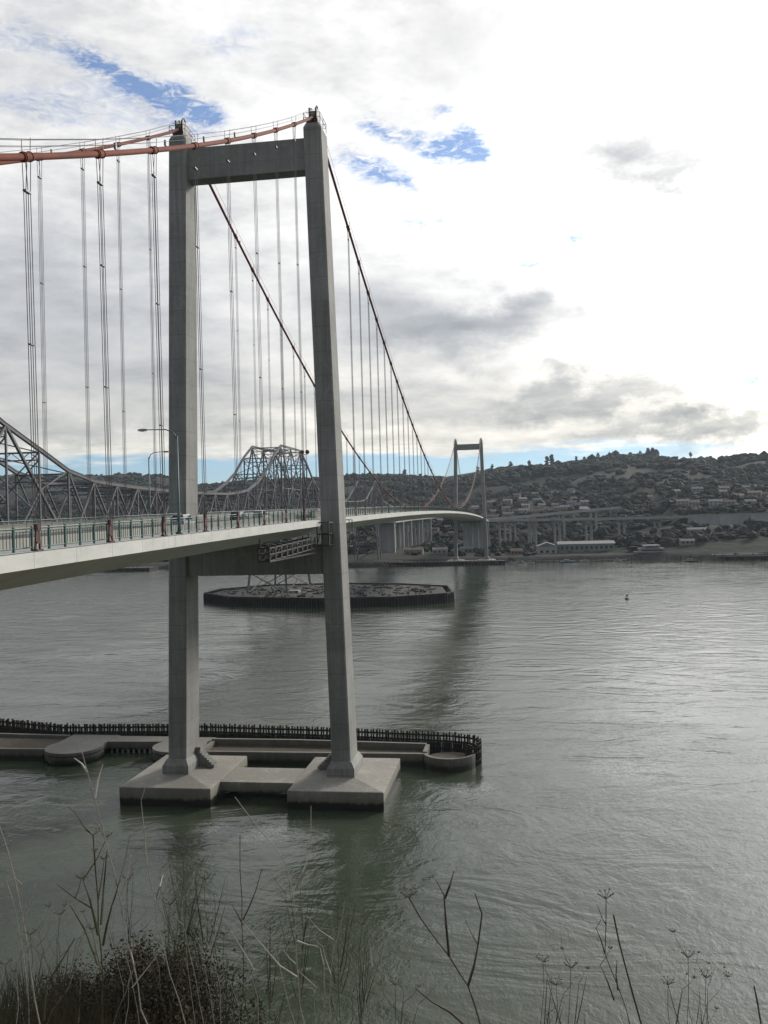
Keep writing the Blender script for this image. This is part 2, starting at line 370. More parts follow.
# deck: white orthotropic box, notched at the towers
ysd=[-168+4*i for i in range(41)]+[-6.0]
ysd=[y for y in ysd if y<-6]+[-6.0]
def deck_sect(y,hw): 
    z=zd(y); return [(-hw,y,z),(-hw,y,z-1.15),(-min(8.4,hw-1),y,z-3.0),(min(8.4,hw-1),y,z-3.0),(hw,y,z-1.15),(hw,y,z)]
def span(a,b,hw,n):
    return [deck_sect(a+(b-a)*i/n,hw) for i in range(n+1)]
dk=MB()
dk.rings(span(-168,-6.2,13.1,30)); dk.rings(span(-6.2,6.2,11.4,4)); dk.rings(span(6.2,721.8,13.1,110)); dk.rings(span(721.8,734.2,11.4,4)); dk.rings(span(734.2,880,13.1,24))
deck=dk.build('deck',M['fascia'],br)
def strip(x0,x1,dz,a,b,n,q=None,h=None):
    q=q or MB()
    for i in range(n):
        y0=a+(b-a)*i/n;y1=a+(b-a)*(i+1)/n
        if h is None:
            q.add([(x0,y0,zd(y0)+dz),(x1,y0,zd(y0)+dz),(x1,y1,zd(y1)+dz),(x0,y1,zd(y1)+dz)],[(0,1,2,3)])
        else:
            q.add([(x,y,zd(y)+dz+zz) for y in (y0,y1) for x,zz in ((x0,0),(x1,0),(x1-(x1-x0)*.3,h),(x0+(x1-x0)*.3,h))],[(0,1,5,4),(1,2,6,5),(2,3,7,6),(3,0,4,7)]+([(0,3,2,1)] if i==0 else [])+([(4,5,6,7)] if i==n-1 else []))
    return q
strip(-12.38,9.4,.03,-168,880,170).build('roadway',M['asphalt'],deck)
q=MB()
for X in (-12,-8.3,-4.6,-.9,2.8,6.0,9.1):
    if X in (-12,9.1): strip(X,X+.15,.036,-168,880,170,q)
    else:
        for k in range(70): strip(X,X+.12,.036,-160+k*12,-157+k*12,1,q)
q.build('lane_line',M['line'],deck)
strip(9.4,9.95,0.02,-168,880,150,None,.84).build('traffic_barrier',M['barrier'],deck)
strip(-13.0,-12.4,0.02,-168,880,150,None,1.3).build('parapet',M['barrier'],deck)
q=strip(9.98,13.05,.05,-168,-6.3,40); strip(9.98,11.35,.05,-6.3,6.3,4,q); strip(9.98,13.05,.05,6.3,721.7,110,q); q.build('footpath',M['walk'],deck)
# railing on the west edge
def rail_run(a,b,x,q,bal=.5,near=True):
    n=max(1,int((b-a)/6)); pts=[a+(b-a)*i/n for i in range(n+1)]
    for dz,rr in ((.3,.05),(1.68,.07),(1.45,.03)): q.tube([(x,y,zd(y)+dz) for y in pts],rr,5)
    y=a
    while near and y<b: q.box(x-.02,x+.02,y-.02,y+.02,zd(y)+.3,zd(y)+1.5); y+=bal
rl1=MB(); rail_run(-150,-6.5,12.2,rl1,.42); rail_run(6.6,160,12.2,rl1,.55); rail_run(160,721,12.2,rl1,9,False)
# continue round the tower leg on the inner line
rail_run(-6.3,6.3,11.1,rl1)
rail=rl1.build('railing',M['teal'],br)
y=-148.; cnt=0
far=MB()
while y<720:
    if abs(y)>7:
        if cnt<100:
            MB().box(12.13,12.27,y-.08,y+.08,zd(y)+.05,zd(y)+1.82).build('railing_post',M['teal'],rail)
        else: far.box(12.1,12.3,y-.09,y+.09,zd(y)+.05,zd(y)+1.82)
        cnt+=1
    y+=2.4
tag(far.build('railing_posts',M['teal'],rail),kind='stuff')
q=MB(); rail_run(-150,-6.5,-12.0,q,3); rail_run(6.6,720,-12.0,q,4); q.build('railing',M['teal'],br)
# cables
def zc(y):
    if y<0: return 122.3+.53*y+.00063*y*y
    if y<=728: t=abs((y-364)/364)**1.9; return 52.9+69.6*t
    u=y-728; return 122.3-.56*u+.0006*u*u
def cable(s):
    X=s*12.55
    q=MB(); pts=[(X,y,zc(y)) for y in [-165+5*i for i in range(33)]+[0]+[8*i for i in range(1,91)]+[728]+[728+8*i for i in range(1,20)]]
    q.tube(pts,.26,12); c=q.build('main_cable',M['cable'],br,True)
    return c
hy=[-15.9-11.69*k for k in range(12)]+[30.7+12.344*k for k in range(55)]
hyS=[750+12*k for k in range(10)]
for s in (1,-1):
    c=cable(s); X=s*12.55
    for i,y in enumerate(hy+hyS):
        d=Vector((0,1,(zc(y+.5)-zc(y-.5)))).normalized(); p=Vector((X,y,zc(y))); q=MB()
        q.rings([[p+d*u+Vector((rr*math.cos(k*.5236),0,0))+Vector((0,-d.z,d.y))*(rr*math.sin(k*.5236)) for k in range(12)] for u,rr in ((-.65,.3),(-.64,.34),(-.5,.34),(-.49,.39),(-.40,.39),(-.39,.34),(.39,.34),(.40,.39),(.49,.39),(.5,.34),(.64,.34),(.65,.3))])
        q.build('cable_band',M['cable'],c)
    q=MB(); yy=[y for y in hy if y<0][::-1]+[0]
    for off in (-.35,.35):
        q.tube([(X+off,y,zc(y)+1.25) for y in [-160]+yy],.028,5); q.tube([(X+off,y,zc(y)+1.25) for y in [0]+[h for h in hy if h>0]+[728]],.028,5)
        q.tube([(X+off,y,zc(y)+.75) for y in [-160]+yy],.02,5)
    for y in hy[:]:
        for off in (-.35,.35): q.tube([(X+off*.9,y,zc(y)+.3),(X+off,y,zc(y)+1.35)],.035,5)
        q.box(X-.1,X+.1,y+3,y+3.25,zc(y+3)+.4,zc(y+3)+.95) if y%3<1 else None
    q.build('hand_rope',M['rope'],c)
    # hangers and their anchor brackets
near_h=sorted([(y,s) for y in hy for s in (1,-1)])
fh=MB(); fb=MB(); kk=0
for y,s in near_h+[(y,s) for y in hyS for s in (1,-1)]:
    X=s*12.55; xb=s*12.72; zt_=zc(y)-.3; zb_=zd(y)+1.5
    if zt_<zb_+1.2: continue
    q=MB() if kk<100 else fh
    r=.03 if y<200 else .045
    for dy in (-.3,.3):
        for dx in ((-.09,.09) if y<200 else (0,)):
            q.tube([(X+dx*2.2,y+dy*.8,zt_+.1),(X+dx,y+dy,zt_-2.2),(xb+dx,y+dy,zb_)],r,5)
    q.box(X-.14,X+.14,y-.36,y+.36,zt_-2.3,zt_-2.15)
    for k in ((.33,.66) if zt_-zb_>30 else (.5,)):
        z=lerp(zb_,zt_,k)+3*math.sin(y*3+s); x=lerp(xb,X,k); q.box(x-.11,x+.11,y-.33,y+.33,z-.05,z+.05)
    b=MB() if kk<100 else fb
    z0=zd(y)+.02
    for a in (-1,1):
        b.beam((xb,y+a*.34,z0),(xb,y+a*.14,z0+1.75),.12,.18); 
    b.box(xb-.2,xb+.2,y-.45,y+.45,z0,z0+.15).box(xb-.12,xb+.12,y-.26,y+.26,z0+.55,z0+.7).box(xb-.13,xb+.13,y-.2,y+.2,z0+1.5,z0+1.95).box(xb-.05,xb+.05,y-.16,y+.16,z0+.7,z0+1.6)
    if kk<100:
        h=q.build('hanger',M['rope'],br); b.build('anchor_bracket',M['bracket'],h)
    kk+=1
fo=tag(fh.build('far_hangers',M['rope'],br),kind='stuff'); tag(fb.build('far_brackets',M['bracket'],fo),kind='stuff')
# abutment on the bluff and the pier at the far end of the side span
q=MB(); q.box(-15,15,-172,-150,30,zd(-150)-3.2).box(-16,-11,-172,-158,40,56).box(11,16,-172,-158,40,56); q.build('abutment',M['tower'],br)
q=MB()
for x in (-11,-3.5,4,11): q.rings([[(x-a,878-b,z),(x+a,878-b,z),(x+a,878+b,z),(x-a,878+b,z)] for a,b,z in ((3.4,3,4),(2.6,2,20),(2.4,1.8,zd(878)-3))])
q.build('end_pier',M['old_conc'],br)
q=MB()
for x in (-12,-5.5,1,8): q.rings([[(x-a,838-b,z),(x+a,838-b,z),(x+a,838+b,z),(x-a,838+b,z)] for a,b,z in ((2.6,3,4),(1.8,2,20),(1.7,1.8,zd(838)-3))])
q.build('end_pier',M['old_conc'],br)
# ------------------------------------------------------------------ maintenance traveller at the near tower
tv=thing('maintenance_gantry','grey steel access gantry hung from the deck edge at the near tower','gantry',(13.5,-5,45))
def frame_box(q,x0,x1,y0,y1,z0,z1,r=.07,xb=True):
    for x in (x0,x1):
        for y in (y0,y1): q.beam((x,y,z0),(x,y,z1),r*2)
    for z in (z0,z1,(z0+z1)/2):
        for x in (x0,x1): q.beam((x,y0,z),(x,y1,z),r*2)
        for y in (y0,y1): q.beam((x0,y,z),(x1,y,z),r*2)
    if xb:
        for x in (x0,x1): q.beam((x,y0,z0),(x,y1,z1),r)
q=MB(); frame_box(q,12.9,14.9,-7.9,-4.2,44.9,48.9,.1); q.box(12.8,15,-8,-4.1,44.8,44.95).box(12.8,15,-8,-4.1,46.8,46.92); q.build('cage',M['galv_dk'],tv)
q=MB(); frame_box(q,13.2,15.6,7.4,10.4,44.2,49.2); q.box(13.1,15.7,7.3,10.5,44.1,44.25); q.build('cage',M['galv_dk'],tv)
q=MB()
for i in range(9):
    y0=-36.5+3.2*i; frame_box(q,10.9,12.5,y0,y0+2.9,43.9+i*.08,45.7+i*.08,.09)
q.box(10.8,12.6,-36.6,-7.6,43.7,43.82); q.beam((11,-36,45.6),(11,-36,47.1),.12); q.beam((11.6,-9,45.9),(11.6,-9,47.1),.12)
q.build('walkway',M['galv_dk'],tv)
# ------------------------------------------------------------------ lamps on the bridge
def lamp(x,y,h,arms,label,head='cobra',mat='lamp_teal'):
    z=zd(y); t=thing('street_lamp',label,'street lamp',(x,y,z),'lamps on the bridge deck')
    q=MB(); q.tube([(x,y,z+.05),(x,y,z+1.2),(x,y,z+h*.93)],[.2,.15,.09],10)
    q.box(x-.28,x+.28,y-.28,y+.28,z,z+.35)
    q.build('pole',M[mat],t,True)
    for dx in arms:
        if head=='cobra':
            q=MB(); q.tube([(x,y,z+h*.9),(x+dx*.12,y,z+h*.965),(x+dx*.35,y,z+h*.995),(x+dx,y,z+h)],[.075,.07,.06,.05],8); q.build('arm',M[mat],t,True)
            s=1 if dx>0 else -1
            hd=MB().rings([[(x+dx+s*a,y-b,z+h-.1+c),(x+dx+s*a,y+b,z+h-.1+c),(x+dx+s*a,y+b*.8,z+h+d),(x+dx+s*a,y-b*.8,z+h+d)] for a,b,c,d in ((-.15,.1,0,.08),(.15,.2,-.03,.12),(.6,.2,-.03,.1),(.85,.08,0,.05))]).build('lamp_head',M['galv'],t)
            MB().box(x+dx+s*.35-.2,x+dx+s*.35+.2,y-.14,y+.14,z+h-.17,z+h-.135).build('lens',M['lens'],hd)
        else:
            q=MB(); q.tube([(x,y,z+h*.93),(x,y,z+h-.3),(x+dx,y,z+h-.3),(x+dx,y,z+h-.15)],.05,6); q.build('arm',M[mat],t)
            hd=MB().blob((x+dx,y,z+h+.1),.36,.36,.36,1,0,2).build('lamp_head',M['dark_steel'],t,True)
            MB().tube([(x+dx,y,z+h-.2),(x+dx,y,z+h-.3)],.22,10).build('lens',M['lens'],hd)
lamp(12.3,-69.4,11.0,(-3.4,),'teal street lamp at the footpath railing, arm reaching left across the near leg')
lamp(-12.9,-18,12,(2.7,),'teal street lamp just left of the near tower, arm reaching right')
lamp(-12.9,72,8.2,(-2.2,2.2),'teal double-armed lamp post in front of the old bridge peak')
lamp(12.3,-14.8,11.2,(0.0,.85),'dark pole with two round lamp heads left of the right tower leg','ball','dark_steel')
# ------------------------------------------------------------------ vehicles
def car(name,label,paint,loc,rz,prof,L=4.5,W=1.8,group='vehicles crossing the bridge'):
    t=thing(name,label,'car' if name!='box_truck' else 'truck',loc,group,rz)
    body=[(-.5,.35),(-.5,.78),(-.38,.9),(.3,.95),(.47,.78),(.5,.6),(.5,.35)] if prof=='sedan' else [(-.5,.35),(-.5,1.0),(.25,1.05),(.47,.88),(.5,.65),(.5,.35)]
    cab=[(-.42,.9),(-.28,1.42),(.1,1.45),(.3,.93)] if prof=='sedan' else [(-.49,1.0),(-.45,1.68),(.08,1.74),(.27,1.04)]
    def ext(pf,w,wt,mat,nm):
        q=MB(); n=len(pf); zm=max(z for _,z in pf); z0=min(z for _,z in pf)
        r=lambda s:[(s*(w/2 if z<=z0+.01 or mat is not None and nm=='body' and z<zm-.2 else wt/2),a*L,z) for a,z in pf]
        q.rings([r(-1),r(1)]); return q.build(nm,mat,t,world=False)
    b=ext(body,W,W*.93,M[paint],'body')
    cb=ext(cab,W*.94,W*.78,M['glass'],'window')
    zt=cab[1][1]
    MB().rings([[(s*W*.385,cab[1][0]*L-.05,zt-.0),(s*W*.385,cab[2][0]*L+.05,cab[2][1]-.0),(s*W*.37,cab[2][0]*L,cab[2][1]+.05),(s*W*.37,cab[1][0]*L,zt+.06)] for s in (-1,1)]).build('roof',M[paint],t,world=False)
    for a in (-.31,.32):
        for s in (-1,1):
            wl=MB().tube([(s*(W/2-.22),a*L,.33),(s*(W/2+.01),a*L,.33)],.33,14).build('wheel',M['rubber'],t,world=False)
            MB().tube([(s*(W/2+.0),a*L,.33),(s*(W/2+.025),a*L,.33)],.2,10).build('rim',M['rim'],wl,world=False)
    for s in (-1,1):
        MB().box(s*W*.36-.18,s*W*.36+.18,L*.5-.03,L*.5+.02,.62,.76).build('headlight',M['lens'],t,world=False)
        MB().box(s*W*.38-.14,s*W*.38+.14,-L*.5-.02,-L*.5+.03,.68,.85).build('tail_light',M['red_paint'],t,world=False)
    return t
def on_deck(x,y): return (x,y,zd(y)+.04)
car('suv','silver car on the bridge deck beside the left tower leg','silver_paint',on_deck(3.4,-45),0,'suv',4.7)
car('suv','black car on the bridge deck, first from the left between the tower legs','black_paint',on_deck(3.0,-20),0,'suv',4.6)
car('suv','white car on the bridge deck close behind the black car','white_paint',on_deck(3.3,-8.5),0,'suv',4.9)
car('suv','small pale car on the bridge deck nearest the right tower leg','silver_paint',on_deck(-1,6),0,'sedan',4.4)
# red van far out on the main span
t=thing('box_truck','small red box truck far out on the main span of the bridge','truck',on_deck(-4,330),'vehicles crossing the bridge')
MB().box(-1.25,1.25,-4,2.3,.9,3.9).build('cargo_box',M['red_paint'],t,world=False)
cbm=MB().rings([[(-1.1,y,.5),(1.1,y,.5),(1.1,y,z),(-1.1,y,z)] for y,z in ((2.5,2.7),(3.4,2.6),(4.0,1.6),(4.3,1.5))]).build('cab',M['red_paint'],t,world=False)
MB().rings([[(-1.0,y,1.7),(1.0,y,1.7),(1.0,y,z),(-1.0,y,z)] for y,z in ((3.45,2.55),(4.02,1.72))]).build('windscreen',M['glass'],cbm,world=False)
MB().box(-.9,.9,-3.9,2.4,.5,.89).build('chassis',M['dark_steel'],t,world=False)
for y in (-2.8,3.1):
    for s in (-1,1): MB().tube([(s*.85,y,.48),(s*1.15,y,.48)],.48,12).build('wheel',M['rubber'],t,world=False)
# ------------------------------------------------------------------ the older cantilever truss bridge
ob=thing('cantilever_bridge','older light grey steel cantilever truss bridge running behind the suspension bridge','bridge',(-104,60,0))
XW,XE,ZL=-95.,-113.,42.
half=[(0,93.8),(24,93.8),(41,86.5),(58.5,76.3),(86.5,65.6),(119,62.4),(153,62),(201.5,62.1),(240,62.7),(268,63.8),(286,66.6),(303.5,72.4),(321,78),(336,85.5),(352,79),(370,71),(388,65),(420,61.5),(455,60),(490,56)]
def zt(y): return tab(abs(y-395.5),half)
step=16.75
nodes=[395.5+step*1.432*s for s in (-1,1)]  # +-24
nL=[371.5-17.45*k for k in range(0,27)][::-1]; nR=[419.5+17.45*k for k in range(0,27)]
ny=nL+[395.5]+nR
for X,side in ((XW,'west'),(XE,'east')):
    tr=MB()
    tr.tube([(X,y,zt(y)) for y in ny],.0001,3,False) if False else None
    for a,b in zip(ny,ny[1:]): tr.beam((X,a,zt(a)),(X,b,zt(b)),.9,1.0)
    for a,b in zip(ny,ny[1:]): tr.beam((X+.003,a,zt(a)+.62),(X+.003,b,zt(b)+.55),1.15,.14)
    T=tr.build('truss',M['truss'],ob)
    q=MB(); q.beam((X,ny[0],ZL),(X,ny[-1],ZL),1.0,1.1); q.build('bottom_chord',M['truss'],T)
    # web
    for i,y in enumerate(ny):
        top=zt(y)
        MB().beam((X,y,ZL+.5),(X,y,top-.5),.5 if top<80 else .7,.6).build('vertical',M['truss'],T)
    def dg(a,b,w=.62): MB().beam((X+.004,a[0],a[1]),(X+.004,b[0],b[1]),w,w).build('diagonal',M['truss'],T)
    i=0
    for seq,dirn in ((nL[::-1],-1),(nR,1)):
        i=0
        while i<len(seq)-1:
            y0=seq[i]; y1=seq[i+1]; y2=seq[min(i+2,len(seq)-1)]
            if zt(y0)<68.5 and zt(y1)<68.5:
                dg((y0,zt(y0)),(y1,ZL)); dg((y1,zt(y1)),(y0,ZL),.5); i+=1
            else:
                zmid=(zt(y0)+ZL)/2
                if zt(y0)>zt(y2):
                    dg((y0,zt(y0)),(y1,zmid),.75); dg((y1,zmid),(y2,ZL),.75); dg((y1,zmid),(y0,ZL),.5); dg((y1,zmid),(y2,zt(y2)),.4)
                else:
                    zmid=(zt(y2)+ZL)/2
                    dg((y2,zt(y2)),(y1,zmid),.75); dg((y1,zmid),(y0,ZL),.75); dg((y1,zmid),(y2,ZL),.5); dg((y1,zmid),(y0,zt(y0)),.4)
                i+=2
    # crossed web over the centre pier
    for a,b in ((371.5,395.5),(395.5,419.5)):
        dg((a,ZL),(b,68)); dg((b,ZL),(a,68)); dg((a,68),(b,93)); dg((b,68),(a,93)); dg((a,68),(b,68),.5)
# lateral bracing between the trusses: struts and crosses in the top plane, sway frames
for i,y in enumerate(ny):
    z=zt(y); q=MB()
    q.beam((XE,y,z-.9),(XW,y,z-.9),.35,.5); q.beam((XE,y,z-3.2),(XW,y,z-3.2),.3,.4)
    n=6
    for k in range(n):
        xa=lerp(XE,XW,k/n);xb=lerp(XE,XW,(k+1)/n); q.beam((xa,y,z-(.9 if k%2 else 3.2)),(xb,y,z-(3.2 if k%2 else .9)),.2)
    if z>72:
        lo=max(52,z-22); q.beam((XE,y,z-3.2),(XW,y,lo),.35); q.beam((XW,y,z-3.2),(XE,y,lo),.35); q.beam((XE,y,lo),(XW,y,lo),.4)
        if z>85: q.beam((XE,y,z-12),(XW,y,z-12),.35)
    q.build('sway_frame',M['truss_dk'],ob)
q=MB()
for a,b in zip(ny,ny[1:]):
    q.beam((XE,a,zt(a)-.9),(XW,b,zt(b)-.9),.3); q.beam((XW,a,zt(a)-.9),(XE,b,zt(b)-.9),.3)
q.build('top_bracing',M['truss_dk'],ob)
q=MB(); q.box(XE+.7,XW-.7,ny[0],ny[-1],ZL+1.0,ZL+2.0)
for y in ny: q.box(XE+.6,XW-.6,y-.3,y+.3,ZL-.4,ZL+.95)
q.build('deck',M['truss_dk'],ob)
# steel towers under the trusses
def steel_pier(yc,spread,zb_,hw,steps=3):
    q=MB(); tops=[];
    for X,s in ((XW,1),(XE,-1)):
        for a in (-1,1):
            q.beam((X,yc+a*hw,ZL-.6),(X+s*3.2,yc+a*(hw+spread),zb_),1.0)
    def pt_(X,s,a,k): return Vector((X,yc+a*hw,ZL-.6)).lerp(Vector((X+s*3.2,yc+a*(hw+spread),zb_)),k)
    for j in range(steps):
        k0=j/steps;k1=(j+1)/steps
        for X,s in ((XW,1),(XE,-1)):
            q.beam(pt_(X,s,-1,k0),pt_(X,s,1,k1),.5); q.beam(pt_(X,s,1,k0),pt_(X,s,-1,k1),.5); q.beam(pt_(X,s,-1,k1),pt_(X,s,1,k1),.5)
        for a in (-1,1):
            q.beam(pt_(XW,1,a,k0),pt_(XE,-1,a,k1),.5); q.beam(pt_(XE,-1,a,k0),pt_(XW,1,a,k1),.5); q.beam(pt_(XW,1,a,k1),pt_(XE,-1,a,k1),.5)
    p=q.build('pier_tower',M['truss'],ob)
    for X,s in ((XW,1),(XE,-1)):
        for a in (-1,1): MB().tube([(X+s*3.2,yc+a*(hw+spread),-2),(X+s*3.2,yc+a*(hw+spread),zb_+.3)],[3.2,2.7],14).build('footing',M['old_conc'],p)
steel_pier(395.5,7,4.2,24); steel_pier(50,1,4.2,4); steel_pier(731,3,4.2,6); 
# approach viaduct beyond the truss
ap=thing('approach_viaduct','pale concrete approach viaduct on broad wall piers behind the far tower','viaduct',(-104,875,0))
path=[(-104,873,41.2),(-104,960,41.6),(-104,1040,42.3),(-90,1150,43.5),(-60,1300,46)]
q=MB()
for a,b in zip(path,path[1:]): q.beam(a,b,19,1.4)
q.build('deck',M['old_conc'],ap)
for i,(x,y,z) in enumerate(((-104,866,41),(-104,950,41.5),(-104,1035,42),(-96,1100,43),(-89,1155,43.5))):
    q=MB(); zb0=hz(x,y)-2
    if i==0: q.box(x-9,x+9,y-2,y+2,zb0,z-1).box(x-9.6,x-7,y-2.6,y+2.6,zb0,z-.9).box(x+7,x+9.6,y-2.6,y+2.6,zb0,z-.9)
    else:
        for k in (-7.5,-2.5,2.5,7.5): q.box(x+k-1.6,x+k+1.6,y-1.8,y+1.8,zb0,z-1.2)
        q.box(x-9.3,x+9.3,y-2,y+2,z-3.4,z-.8)
    q.build('pier',M['old_conc'],ap)
# ------------------------------------------------------------------ highway viaducts behind the far tower
def ribbon(name,label,path,wd,piers,mat='old_conc'):
    t=thing(name,label,'viaduct',path[0]); q=MB(); e=MB()
    def nrm(i):
        a=Vector(path[max(0,i-1)]);b=Vector(path[min(len(path)-1,i+1)]); d=(b-a); d.z=0; d.normalize(); return Vector((-d.y,d.x,0))
    rs=[];
    for i,p in enumerate(path):
        n=nrm(i)*wd/2; p=Vector(p); rs.append([p-n,p-n-Vector((0,0,1.9)),p+n-Vector((0,0,1.9)),p+n])
    q.rings(rs); q.build('deck',M[mat],t)
    for s in (-1,1):
        r2=[]
        for i,p in enumerate(path):
            n=nrm(i); p=Vector(p)+n*s*(wd/2-.25); r2.append([p-n*.15+Vector((0,0,.003)),p+n*.15+Vector((0,0,.003)),p+n*.15+Vector((0,0,1.0)),p-n*.15+Vector((0,0,1.0))])
        MB().rings(r2).build('parapet',M['barrier'],t)
    for x,y,z in piers:
        MB().tube([(x-3,y,hz(x,y)-2),(x-3,y,z-2.6)],1.3,10).tube([(x+3,y,hz(x,y)-2),(x+3,y,z-2.6)],1.3,10).box(x-6,x+6,y-1.2,y+1.2,z-3.6,z-1.95).build('pier',M[mat],t)
    return t
P1=[(0,881,40.4),(6,892,40.6),(24,903,40.6),(52,908,40.4),(90,907,40.0),(140,905,39.6),(190,904,39.4),(250,903,39.6)]
ribbon('highway_viaduct','long low highway viaduct running right from the far tower to the retaining wall',P1,14,[(28,903,40.5),(40,906,40.4),(64,908,40.2),(92,907,40),(128,906,39.8),(165,905,39.4),(205,904,39.4)])
P2=[(4,890,41.3),(26,912,42.6),(60,922,44.6),(100,930,47.5),(135,936,50),(168,944,52)]
ribbon('highway_ramp','curved highway ramp rising to the right above the low viaduct',P2,9,[(34,914,43),(62,922,44.8),(98,930,47.4),(136,936,50)])
rw=thing('retaining_wall','long pale grey retaining wall holding up the highway at the right edge','wall',(240,898,28))
q=MB(); pth=[(238,897.2),(300,893),(380,886),(520,872)]
for a,b in zip(pth,pth[1:]): q.add([(a[0],a[1],26),(b[0],b[1],26),(b[0],b[1],40.6),(a[0],a[1],40.6),(a[0],a[1]+4,26),(b[0],b[1]+4,26),(b[0],b[1]+4,40.6),(a[0],a[1]+4,40.6)],[(0,1,2,3),(5,4,7,6),(3,2,6,7),(0,3,7,4),(1,5,6,2)])
q.build('wall_panel',M['old_conc'],rw)
q=MB()
for a,b in zip(pth,pth[1:]): q.beam((a[0],a[1]-.2,41.1),(b[0],b[1]-.2,41.1),.5,1.0)
q.build('coping',M['barrier'],rw)
t=thing('box_truck','white box truck on the highway ramp right of the far tower','truck',(126,933,49.9),'vehicles on the far highway',R(-80))
MB().box(-1.3,1.3,-6,3,1,4.2).build('cargo_box',M['white_paint'],t,world=False)
MB().rings([[(-1.2,y,.6),(1.2,y,.6),(1.2,y,z),(-1.2,y,z)] for y,z in ((3.2,3.2),(4.6,3.0),(5.4,1.8))]).build('cab',M['white_paint'],t,world=False)
for y in (-4.5,4.3):
    for s in (-1,1): MB().tube([(s*.9,y,.5),(s*1.25,y,.5)],.5,10).build('wheel',M['rubber'],t,world=False)
# ------------------------------------------------------------------ near tower fender: concrete cells and timber pile fence
fd=thing('pier_fender','long concrete fender with a black timber pile fence wrapping behind the near tower','fender',(0,22,0))
def arc(cx,cy,r,a0,a1,n): return [(cx+r*math.cos(R(a0+(a1-a0)*i/n)),cy+r*math.sin(R(a0+(a1-a0)*i/n))) for i in range(n+1)]
def wall(q,pts,t,z0,z1):
    """concrete wall of thickness t along a plan polyline"""
    out=[]
    for i,p in enumerate(pts):
        a=Vector(pts[max(0,i-1)]);b=Vector(pts[min(len(pts)-1,i+1)]); d=(b-a).normalized(); n=Vector((-d.y,d.x)); p=Vector(p)
        l=p+n*t/2; r=p-n*t/2; out.append([(l.x,l.y,z0),(r.x,r.y,z0),(r.x,r.y,z1),(l.x,l.y,z1)])
    q.rings(out)
# west trough and end cell
q=MB(); wall(q,[(-19,17.2),(10,17.6),(27.3,17.9)],.8,-1,2.6); q.build('front_wall',M['fender_c'],fd)
q=MB(); wall(q,[(-19,26.2),(0,26.2),(27.3,24.4)],.8,-1,2.9); q.build('back_wall',M['fender_c'],fd)
q=MB(); wall(q,[(27.6,18.3),(27.6,24.0)],.8,-1,2.85); wall(q,[(-18.6,17.8),(-18.6,25.8)],.8,-1,2.5); q.build('cross_wall',M['fender_c'],fd)
q=MB(); wall(q,arc(32.4,19.2,4.9,158,380,22),.7,-1,2.6); q.build('end_cell',M['fender_c'],fd)
MB().prism(arc(32.4,19.4,4.75,0,360,20)[:-1],-1,1.3).build('cell_fill',M['fill'],fd)
MB().prism([(-18.2,17.7),(27.1,18.3),(27.1,24.0),(0,25.8),(-18.2,25.8)],-1,1.6).build('trough_fill',M['fill'],fd)
# east half: cells and deck slabs
q=MB(); q.prism(arc(-47.2,19.6,6.0,150,390,20)+[(-41.5,29.5),(-52.5,29.5)],.4,2.55); q.build('mooring_cell',M['fender_c'],fd)
q=MB(); q.prism(arc(-24.6,21.6,5.6,150,390,20)+[(-19,28.5),(-30,28.5)],.4,2.55); q.build('mooring_cell',M['fender_c'],fd)
for cx,cy,r in ((-47.2,19.6,6.03),(-24.6,21.6,5.63)):
    qq=MB(); wall(qq,arc(cx,cy,r+.03,165,375,20),.12,1.75,1.95); qq.build('cell_band',M['dark_steel'],fd)
    q=MB(); q.prism(arc(cx,cy,r-.5,0,360,18)[:-1],-2,.42); q.build('cell_base',M['timber'],fd)
MB().prism([(-42,24),(-29.6,24.6),(-29.6,29),(-42,29)],.9,2.5).build('link_slab',M['fender_c'],fd)
q=MB(); wall(q,[(-110,17),(-80,17),(-53,17.6)],.8,-1,2.5); q.build('front_wall',M['fender_c'],fd)
q=MB(); wall(q,[(-110,30),(-80,30),(-53,28.6)],.8,-1,2.6); q.build('back_wall',M['fender_c'],fd)
MB().prism([(-109,17.5),(-53.5,18),(-53.5,28.2),(-80,29.6),(-109,29.6)],-1,1.9).build('trough_fill',M['fill'],fd)
for k in range(10):
    MB().tube([(-41.2+k*1.25,24.6,-3),(-41.2+k*1.25,24.6,.92)],.24,8).build('bearing_pile',M['old_conc'],fd)
# pile fence
fence=[(-112,40),(-75,36.4),(-56,31.0),(-48,31.6),(-24.5,33.2),(5.6,31.0),(25.5,28.6),(32.5,27.4)]+arc(33.2,21.6,5.3,80,-62,9)
def along(pts,stp):
    out=[];carry=0
    for a,b in zip(pts,pts[1:]):
        a=Vector(a);b=Vector(b);L=(b-a).length;d=carry
        while d<L: out.append((a+(b-a)*(d/L),(b-a).normalized())); d+=stp
        carry=d-L
    return out
fp=along(fence,.66)
fr=MB()
for z,h in ((1.0,.45),(2.6,.4),(3.7,.35)):
    for a,b in zip(fence,fence[1:]): fr.beam((a[0],a[1],z),(b[0],b[1],z),.38,h)
for p,d in fp:  # backing sheet of close piles low down
    n=Vector((-d.y,d.x)); c=p+d*.33
    fr.box(c.x-.16,c.x+.16,c.y-.16,c.y+.16,-2,2.3)
fr=fr.build('fence_rail',M['timber'],fd)
ranked=sorted(range(len(fp)),key=lambda i:(Vector((47,-158))-fp[i][0]).length); nearset=set(ranked[:100])
rest=MB()
